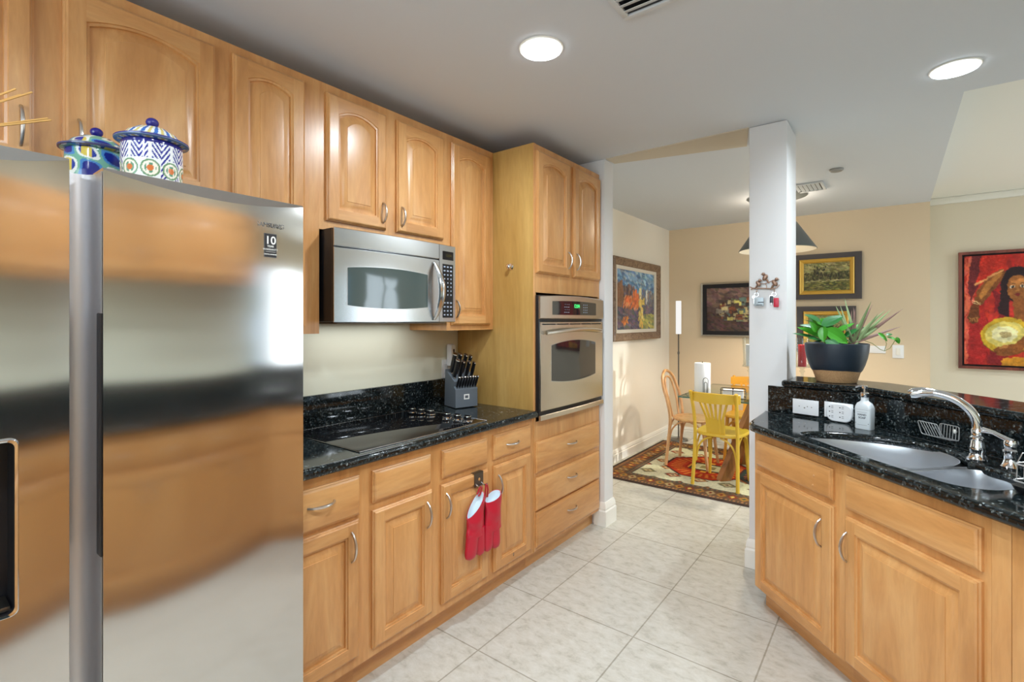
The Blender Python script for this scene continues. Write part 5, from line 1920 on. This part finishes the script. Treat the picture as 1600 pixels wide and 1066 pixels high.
b = B(); b.tube([(PXc, PYc, 2.225), (PXc, PYc, 2.36)], 0.02, 10); obj('socket', b, 'black_wire', t, world=True)
l = bpy.data.lights.new('pendant_light', 'SPOT'); l.energy = 115; l.color = (1.0, 0.86, 0.68); l.shadow_soft_size = 0.10; l.spot_size = math.radians(128); l.spot_blend = 0.6
o = bpy.data.objects.new('pendant_light', l); COL.objects.link(o); o.location = (PXc, PYc, 2.105)
l = bpy.data.lights.new('pendant_glow', 'POINT'); l.energy = 13; l.color = (1.0, 0.84, 0.64); l.shadow_soft_size = 0.12
o = bpy.data.objects.new('pendant_glow', l); COL.objects.link(o); o.location = (PXc, PYc, 2.40)

# ================================================================== RECESSED LIGHTS, VENTS, DETECTOR
LIGHTS = [(-1.145, 1.680), (0.215, 2.930), (-0.35, 0.15), (-0.15, -1.1), (0.05, 1.2), (-1.40, -1.2), (1.7, 4.3), (2.7, 5.7)]  # last two are unseen, added to brighten the living room
LAB = ['round recessed ceiling light in front of the wall cabinets', 'round recessed ceiling light over the sink worktop, beside the raised ceiling']
for i, (x, y) in enumerate(LIGHTS):
    zc = LZ if y > 4 else CZ
    t = thing('ceiling_light', LAB[i] if i < 2 else 'round recessed ceiling light, %s of those added out of view' % ordn[i - 2], 'ceiling light', (x, y, zc), group='recessed ceiling lights')
    b = B(); b.lathe([(0.070, -0.0005), (0.092, -0.0005), (0.090, -0.005), (0.075, -0.009), (0.070, -0.007)], 40); obj('trim_ring', b, 'trim_white', t)
    b = B(); b.lathe([(0, -0.013), (0.05, -0.012), (0.080, -0.0105), (0.083, -0.0095), (0.070, -0.0005), (0, -0.0005)], 36); obj('diffuser', b, 'led', t)
    area('ceiling_light_beam', (x, y, zc - 0.02), (0, 0, 0), 0.13, 0.13, 17 if i < 6 else 26, (0.82, 0.92, 1.0), 'DISK', math.radians(165))

t = thing('ceiling_vent', 'white air vent in the kitchen ceiling at the top edge of the photo', 'vent', (-0.62, 1.62, CZ), group='ceiling air vents')
def vent(t, wx, wy, z0, n, along='y'):
    b = B()
    for a0, a1, b0, b1 in ((-wx, wx, -wy, -wy + 0.022), (-wx, wx, wy - 0.022, wy), (-wx, -wx + 0.022, -wy + 0.022, wy - 0.022), (wx - 0.022, wx, -wy + 0.022, wy - 0.022)):
        b.box(a0, a1, b0, b1, -0.012, -0.0005, 0.003)
    obj('frame', b, 'light_grey_plastic', t)
    b = B(); b.box(-wx + 0.02, wx - 0.02, -wy + 0.02, wy - 0.02, -0.0025, -0.0005); obj('duct', b, 'dark_recess', t)
    for k in range(n):
        b = B()
        if along == 'y':
            x = -wx + 0.03 + (2 * wx - 0.06) * (k + 0.5) / n
            b.loft([[(x - 0.010, yy, -0.010), (x + 0.012, yy, -0.003), (x + 0.013, yy, -0.0045), (x - 0.009, yy, -0.0115)] for yy in (-wy + 0.02, wy - 0.02)])
        else:
            y = -wy + 0.03 + (2 * wy - 0.06) * (k + 0.5) / n
            b.loft([[(xx, y - 0.010, -0.010), (xx, y + 0.012, -0.003), (xx, y + 0.013, -0.0045), (xx, y - 0.009, -0.0115)] for xx in (-wx + 0.02, wx - 0.02)])
        obj('slat', b, 'light_grey_plastic', t)
vent(t, 0.165, 0.085, CZ, 3, 'x')
t = thing('ceiling_vent', 'slatted air vent in the dining room ceiling right of the white post', 'vent', (-0.60, 4.80, CZ), group='ceiling air vents')
vent(t, 0.15, 0.15, CZ, 8)
t = thing('smoke_detector', 'small flat round detector on the ceiling between the post and the dining room', 'detector', (-0.335, 4.36, CZ))
b = B(); b.lathe([(0.0, -0.0005), (0.045, -0.0005), (0.045, -0.010), (0.035, -0.018), (0, -0.019)], 28); obj('housing', b, 'detector_grey', t)

# ================================================================== WALL PLATES
t = thing('blank_plate', 'wide white blank wall plate behind the trailing plant stem', 'wall plate', (-0.13, 6.09, 1.137))
b = B(); b.box(-0.065, 0.068, -0.007, -0.0005, -0.036, 0.036, 0.002); obj('plate', b, 'white_plastic', t)
t = thing('light_switch', 'white rocker light switch on the tan wall right of the plant', 'light switch', (0.034, 6.09, 1.122))
b = B(); b.box(-0.044, 0.044, -0.007, -0.0005, -0.064, 0.064, 0.002); obj('plate', b, 'white_plastic', t)
b = B(); b.box(-0.017, 0.017, -0.011, -0.007, -0.034, 0.034, 0.002); obj('rocker', b, 'trim_white', t)


# ================================================================== PAINTINGS
def strokes(img, n, rs, pal, box, size, ang=(0, PI), asp=3.0, jit=0.06):
    H, W_ = img.shape[:2]
    Yg, Xg = np.mgrid[0:H, 0:W_]
    x0, y0, x1, y1 = box
    for _ in range(n):
        cx_, cy_ = (x0 + (x1 - x0) * rs.rand()) * W_, (y0 + (y1 - y0) * rs.rand()) * H
        L = size * W_ * (0.6 + 0.8 * rs.rand()); wd = L / asp
        a = ang[0] + (ang[1] - ang[0]) * rs.rand()
        xa, xb = int(max(0, cx_ - L - 1)), int(min(W_, cx_ + L + 2)); ya, yb = int(max(0, cy_ - L - 1)), int(min(H, cy_ + L + 2))
        if xa >= xb or ya >= yb: continue
        X, Y = Xg[ya:yb, xa:xb] - cx_, Yg[ya:yb, xa:xb] - cy_
        u = X * math.cos(a) + Y * math.sin(a); v = -X * math.sin(a) + Y * math.cos(a)
        mk = (u / L) ** 2 + (v / max(wd, 0.7)) ** 2 < 1
        c = np.array(pal[rs.randint(len(pal))]) / 255.0 + (rs.rand(3) - .5) * jit
        img[ya:yb, xa:xb][mk] = np.clip(c, 0, 1)


def poly(img, pts, col, var=0.0, rs=None):
    """filled polygon, pts in 0..1 (x right, y down)"""
    H, W_ = img.shape[:2]
    Yg, Xg = np.mgrid[0:H, 0:W_]
    X, Y = (Xg + .5) / W_, (Yg + .5) / H
    inside = np.zeros((H, W_), bool)
    k = len(pts)
    for i in range(k):
        (xa, ya), (xb, yb) = pts[i], pts[(i + 1) % k]
        if ya == yb: continue
        c = ((ya > Y) != (yb > Y)) & (X < (xb - xa) * (Y - ya) / (yb - ya) + xa)
        inside ^= c
    col = np.array(col) / 255.0
    if var and rs is not None:
        img[inside] = np.clip(col + (rs.rand(inside.sum(), 1) - .5) * var, 0, 1)
    else:
        img[inside] = col


def painterly(img, rs, amp=2.5):
    H, W_ = img.shape[:2]
    def low(k):
        g = rs.rand(H // k + 3, W_ // k + 3) - 0.5
        yi, xi = np.arange(H) / k, np.arange(W_) / k
        y0, x0 = yi.astype(int), xi.astype(int)
        fy, fx = (yi - y0)[:, None], (xi - x0)[None, :]
        return (g[y0][:, x0] * (1 - fy) * (1 - fx) + g[y0 + 1][:, x0] * fy * (1 - fx) + g[y0][:, x0 + 1] * (1 - fy) * fx + g[y0 + 1][:, x0 + 1] * fy * fx)
    Yg, Xg = np.mgrid[0:H, 0:W_]
    ys = np.clip(Yg + low(5) * amp * 2, 0, H - 1).astype(int); xs = np.clip(Xg + low(5) * amp * 2, 0, W_ - 1).astype(int)
    o = img[ys, xs]
    bl = (o + np.roll(o, 1, 0) + np.roll(o, -1, 0) + np.roll(o, 1, 1) + np.roll(o, -1, 1)) / 5
    o = 0.4 * o + 0.6 * bl
    o = o * (1 + 0.22 * low(4)[..., None] + 0.30 * low(14)[..., None])
    return np.clip(o, 0, 1)


def frame(parent, name, axis, c0, c1, z0, z1, at, w, out, mat, prof=None):
    """four mitred mouldings; axis 'x': hangs on a wall facing +x, 'y': on a wall facing -y"""
    b = B()
    prof = prof or [(0.0, 0.0), (0.0, 0.85), (0.18, 1.0), (0.5, 0.8), (0.8, 0.7), (1.0, 0.35), (1.0, 0.0)]
    corners = [(c0, z0, 1, 1), (c1, z0, -1, 1), (c1, z1, -1, -1), (c0, z1, 1, -1)]
    rings = []
    for (c, z, sc_, sz) in corners + corners[:1]:
        r = []
        for (a, d) in prof:
            if axis == 'x': r.append((at + out * d, c + sc_ * a * w, z + sz * a * w))
            else: r.append((c + sc_ * a * w, at - out * d, z + sz * a * w))
        rings.append(r)
    b.loft(rings, False, False)
    return obj(name, b, mat, parent, world=True, smooth=25)


# left wall: loose harbour scene
rs = np.random.RandomState(3)
im = np.zeros((110, 150, 3)); im[:] = np.array((120, 120, 130)) / 255
strokes(im, 420, rs, [(92, 140, 186), (128, 168, 204), (160, 190, 210), (70, 112, 160)], (0, 0, 1, 0.36), 0.045, (0, 0.7))
strokes(im, 260, rs, [(110, 78, 60), (140, 100, 74), (86, 74, 84), (120, 120, 140), (70, 60, 66)], (0.0, 0.28, 0.45, 0.7), 0.035, (1.2, 1.9))
strokes(im, 160, rs, [(90, 110, 140), (120, 110, 110), (84, 84, 100), (150, 130, 116)], (0.55, 0.32, 1, 0.62), 0.035, (1.2, 1.9))
strokes(im, 420, rs, [(76, 66, 92), (104, 84, 110), (60, 66, 88), (120, 92, 100), (84, 92, 78)], (0, 0.6, 1, 1), 0.04, (0, 0.9))
strokes(im, 110, rs, [(150, 146, 70), (190, 176, 80), (120, 132, 70)], (0.62, 0.74, 1, 1), 0.04, (0, 0.6))
poly(im, [(0.02, 0.25), (0.14, 0.16), (0.17, 0.45), (0.12, 0.62), (0.0, 0.6)], (140, 92, 62), 0.15, rs)
strokes(im, 110, rs, [(226, 104, 50), (240, 128, 70), (204, 84, 44), (236, 150, 96)], (0.18, 0.44, 0.54, 0.62), 0.035, (1.9, 2.7))
strokes(im, 60, rs, [(232, 116, 60), (214, 92, 50)], (0.40, 0.34, 0.54, 0.56), 0.035, (1.4, 2.0))
strokes(im, 50, rs, [(236, 190, 84), (226, 170, 60), (244, 214, 120)], (0.55, 0.5, 0.68, 0.95), 0.03, (1.2, 1.9))
strokes(im, 20, rs, [(238, 226, 170)], (0.57, 0.28, 0.63, 0.5), 0.03, (1.4, 1.8))
strokes(im, 12, rs, [(236, 236, 228)], (0.76, 0.34, 0.80, 0.52), 0.03, (1.4, 1.7))
strokes(im, 30, rs, [(240, 200, 96)], (0.56, 0.48, 0.70, 0.56), 0.03)
strokes(im, 24, rs, [(236, 140, 60), (220, 110, 50)], (0.12, 0.78, 0.28, 0.90), 0.03)
t = thing('painting', 'colourful oil painting in a carved wooden frame on the left dining wall', 'painting', (XW, 5.10, 1.64))
frame(t, 'frame', 'x', 4.455, 5.680, 1.215, 2.065, XW + 0.001, 0.085, 0.055, 'carved_wood')
b = B()
for a0, a1, q0, q1 in ((4.535, 5.60, 1.295, 1.33), (4.535, 5.60, 1.95, 1.985), (4.535, 4.57, 1.33, 1.95), (5.545, 5.60, 1.33, 1.95)):
    b.box(XW + 0.001, XW + 0.026, a0, a1, q0, q1)
obj('liner', b, 'linen_mat', t, world=True, smooth=0)
im = painterly(im, rs, 1.2) * 0.85 + 0.13
canvas('canvas', im, (XW + 0.018, 4.568, 1.328), (0, 0.979, 0), (0, 0, 0.624), t)

# dark hill town on the tan wall
rs = np.random.RandomState(8)
im = np.zeros((100, 150, 3)); im[:] = np.array((104, 84, 80)) / 255
strokes(im, 420, rs, [(132, 104, 98), (118, 92, 88), (146, 116, 106), (100, 80, 80)], (0, 0, 1, 0.45), 0.05, (0, 0.8))
strokes(im, 420, rs, [(74, 58, 58), (86, 66, 62), (66, 54, 56), (96, 74, 66)], (0, 0.55, 1, 1), 0.05, (0, 0.8))
for _ in range(190):
    a = rs.rand() * 2 * PI; q = rs.rand() ** 0.6
    x, y = 0.52 + 0.36 * q * math.cos(a), 0.52 + 0.26 * q * math.sin(a)
    w_, h_ = 0.018 + 0.035 * rs.rand(), 0.018 + 0.035 * rs.rand()
    pal = [(206, 190, 140), (170, 150, 116), (120, 128, 104), (104, 124, 116), (140, 86, 62), (90, 74, 66), (216, 206, 120), (150, 140, 128), (70, 62, 60)]
    poly(im, [(x - w_, y - h_), (x + w_, y - h_), (x + w_, y + h_), (x - w_, y + h_)], pal[rs.randint(len(pal))])
    poly(im, [(x - w_, y - h_), (x + w_, y - h_), (x, y - h_ - 0.02)], (90, 62, 54))
YB = 6.09
t = thing('painting', 'dark hill town painting in black mat and thin pale frame, left of the post', 'painting', (-1.35, YB, 1.55))
frame(t, 'frame', 'y', -1.825, -0.94, 1.235, 1.868, YB - 0.001, 0.022, 0.032, 'silver_frame')
b = B()
for a0, a1, q0, q1 in ((-1.806, -0.959, 1.254, 1.30), (-1.806, -0.959, 1.803, 1.849), (-1.806, -1.762, 1.30, 1.803), (-1.003, -0.959, 1.30, 1.803)):
    b.box(a0, a1, YB - 0.020, YB - 0.001, q0, q1)
obj('mat', b, 'black_mat', t, world=True, smooth=0)
im = painterly(im, rs, 1.2)
canvas('canvas', im, (-1.764, YB - 0.012, 1.298), (0.763, 0, 0), (0, 0, 0.507), t)


def landscape(seed):
    rs = np.random.RandomState(seed)
    im = np.zeros((80, 110, 3)); im[:] = np.array((110, 106, 62)) / 255
    strokes(im, 260, rs, [(150, 146, 96), (132, 128, 82), (168, 160, 110), (112, 110, 68)], (0, 0, 1, 0.5), 0.05, (0, 0.8))
    strokes(im, 240, rs, [(66, 66, 40), (84, 82, 48), (52, 52, 34), (100, 96, 58)], (0, 0.36, 1, 0.64), 0.035, (1.1, 2.0))
    strokes(im, 30, rs, [(58, 54, 36), (46, 44, 32)], (0.22, 0.12, 0.50, 0.45), 0.035, (1.0, 2.2))
    strokes(im, 200, rs, [(128, 126, 62), (156, 150, 76), (96, 98, 50), (70, 70, 40)], (0, 0.68, 1, 1), 0.05, (-0.15, 0.2), 4)
    strokes(im, 26, rs, [(206, 196, 140), (188, 176, 116)], (0.02, 0.60, 0.98, 0.66), 0.05, (-0.05, 0.05), 7)
    return painterly(im, rs, 1.2)


for nm, z0, z1, x0, x1, sd, lab in (('u', 1.645, 2.120, -0.860, -0.252, 5, 'upper of two small green landscapes framed in dark wood and gold'), ('l', 1.090, 1.572, -0.822, -0.300, 6, 'lower of two small landscapes framed in gold, mostly behind the plant')):
    t = thing('painting', lab, 'painting', ((x0 + x1) / 2, YB, (z0 + z1) / 2), group='pair of framed landscapes on the tan wall')
    frame(t, 'frame', 'y', x0, x1, z0, z1, YB - 0.001, 0.062, 0.035, 'dark_frame', [(0, 0), (0, 1), (0.08, 1.0), (0.9, 0.75), (1.0, 0.6), (1.0, 0)])
    frame(t, 'gilt_moulding', 'y', x0 + 0.0615, x1 - 0.0615, z0 + 0.0525, z1 - 0.0525, YB - 0.001, 0.040, 0.040, 'gold_frame', [(0, 0), (0, 0.8), (0.2, 1.0), (0.5, 0.75), (0.62, 0.8), (1.0, 0.3), (1.0, 0)])
    canvas('canvas', landscape(sd), (x0 + 0.100, YB - 0.010, z0 + 0.090), (x1 - x0 - 0.200, 0, 0), (0, 0, z1 - z0 - 0.180), t)

# large red figure painting in the living room
rs = np.random.RandomState(12)
im = np.zeros((240, 230, 3)); im[:] = np.array((178, 44, 32)) / 255
def fig(pts, col, var=0.0, r_=None):
    poly(im, [(x * 0.71, y) for x, y in pts], col, var, r_)


strokes(im, 700, rs, [(184, 44, 32), (206, 60, 42), (160, 36, 30), (140, 30, 30), (196, 52, 36)], (0, 0, 1, 1), 0.05, (1.2, 2.0), 4)
strokes(im, 160, rs, [(214, 92, 70), (222, 104, 78), (196, 70, 54)], (0, 0, 0.07, 1), 0.04, (1.3, 1.8), 4)
fig([(0.08, 0.0), (0.30, 0.0), (0.22, 0.16), (0.13, 0.30), (0.06, 0.42), (0.04, 0.26)], (104, 34, 36), 0.10, rs)
fig([(0.18, 0.0), (0.42, 0.0), (0.39, 0.12), (0.22, 0.21), (0.12, 0.28)], (198, 46, 30), 0.14, rs)
fig([(0.06, 0.55), (0.20, 0.52), (0.24, 0.80), (0.20, 1.0), (0.03, 1.0)], (170, 36, 34), 0.12, rs)
fig([(0.28, 0.30), (0.36, 0.62), (0.22, 0.98), (0.42, 1.0), (0.42, 0.4)], (128, 28, 32), 0.10, rs)
# arm hanging with a fist and bangles
fig([(0.375, 0.12), (0.42, 0.16), (0.34, 0.27), (0.20, 0.43), (0.14, 0.46), (0.095, 0.42), (0.14, 0.30), (0.24, 0.20)], (126, 74, 34), 0.10, rs)
fig([(0.34, 0.16), (0.38, 0.17), (0.28, 0.28), (0.17, 0.40), (0.145, 0.37), (0.22, 0.25)], (172, 112, 52), 0.08, rs)
fig([(0.09, 0.42), (0.15, 0.44), (0.155, 0.55), (0.14, 0.61), (0.08, 0.625), (0.035, 0.58), (0.045, 0.52)], (112, 60, 28), 0.10, rs)
for k in range(4):
    x = 0.05 + k * 0.025
    fig([(x, 0.565), (x + 0.016, 0.56), (x + 0.02, 0.60), (x + 0.004, 0.605)], (176, 116, 60), 0.06, rs)
for k in range(2):
    fig([(0.075, 0.405 + 0.014 * k), (0.165, 0.432 + 0.014 * k), (0.165, 0.438 + 0.014 * k), (0.075, 0.411 + 0.014 * k)], (236, 206, 150))
fig([(0.10, 0.265), (0.24, 0.195), (0.40, 0.13), (0.40, 0.145), (0.25, 0.21), (0.11, 0.28)], (216, 150, 90))
# dark hair and face
e = lambda cx_, cy_, rx, ry, n=40, a0=0: [(cx_ + rx * math.cos(2 * PI * i / n) * math.cos(a0) - ry * math.sin(2 * PI * i / n) * math.sin(a0), cy_ + rx * math.cos(2 * PI * i / n) * math.sin(a0) + ry * math.sin(2 * PI * i / n) * math.cos(a0)) for i in range(n)]
fig(e(0.53, 0.27, 0.165, 0.16), (40, 24, 26), 0.05, rs)
fig([(0.37, 0.25), (0.45, 0.42), (0.44, 0.58), (0.34, 0.52)], (46, 26, 28), 0.05, rs)
fig(e(0.525, 0.30, 0.105, 0.115), (150, 92, 44), 0.08, rs)
fig([(0.45, 0.24), (0.58, 0.22), (0.60, 0.27), (0.46, 0.29)], (186, 120, 62), 0.06, rs)
fig([(0.51, 0.28), (0.535, 0.28), (0.545, 0.335), (0.505, 0.335)], (184, 120, 60), 0.05, rs)
for ex_ in (0.475, 0.572):
    fig(e(ex_, 0.288, 0.024, 0.011), (230, 214, 190)); fig(e(ex_ + 0.002, 0.288, 0.010, 0.011), (24, 16, 16))
    fig([(ex_ - 0.032, 0.268), (ex_, 0.258), (ex_ + 0.03, 0.266), (ex_, 0.264)], (40, 24, 24))
fig([(0.492, 0.362), (0.525, 0.352), (0.558, 0.362), (0.525, 0.376)], (132, 44, 38))
fig([(0.48, 0.41), (0.60, 0.40), (0.66, 0.60), (0.50, 0.62)], (150, 88, 42), 0.08, rs)
# round yellow drum and the hand holding it
fig(e(0.43, 0.735, 0.265, 0.165), (120, 70, 28)); fig(e(0.42, 0.725, 0.255, 0.158), (206, 168, 44), 0.08, rs)
fig(e(0.41, 0.72, 0.20, 0.118), (226, 206, 110), 0.06, rs); fig(e(0.40, 0.715, 0.13, 0.072), (238, 230, 176), 0.05, rs); fig(e(0.41, 0.72, 0.055, 0.03), (180, 160, 110), 0.2, rs)
fig([(0.70, 0.55), (0.62, 0.70), (0.50, 0.80), (0.36, 0.82), (0.29, 0.855), (0.33, 0.875), (0.32, 0.905), (0.44, 0.91), (0.56, 0.86), (0.74, 0.72)], (138, 80, 36), 0.10, rs)
fig([(0.36, 0.82), (0.44, 0.81), (0.42, 0.84), (0.34, 0.845)], (186, 124, 64))
fig([(0.38, 0.93), (0.80, 0.90), (0.80, 1.0), (0.37, 1.0)], (206, 140, 40), 0.12, rs)
YL = 7.0
t = thing('painting', 'large red painting of a woman holding a yellow drum, in the living room', 'painting', (1.0, YL, 1.53))
frame(t, 'frame', 'y', 0.538, 1.68, 0.925, 2.135, YL - 0.001, 0.028, 0.045, 'red_wood', [(0, 0), (0, 1), (1, 1), (1, 0)])
b = B(); b.box(0.566, 1.652, YL - 0.010, YL - 0.001, 0.953, 2.107); obj('shadow_gap', b, 'black_mat', t, world=True)
im = painterly(im, rs, 2.0)
canvas('canvas', im, (0.584, YL - 0.028, 0.970), (1.05, 0, 0), (0, 0, 1.120), t)
b = B()
for a0, a1, q0, q1 in ((0.584, 1.634, 0.970, 0.975), (0.584, 1.634, 2.085, 2.090), (0.584, 0.589, 0.975, 2.085), (1.629, 1.634, 0.975, 2.085)):
    b.box(a0, a1, YL - 0.0275, YL - 0.0102, q0, q1)
obj('stretcher', b, 'red_wood', t, world=True)
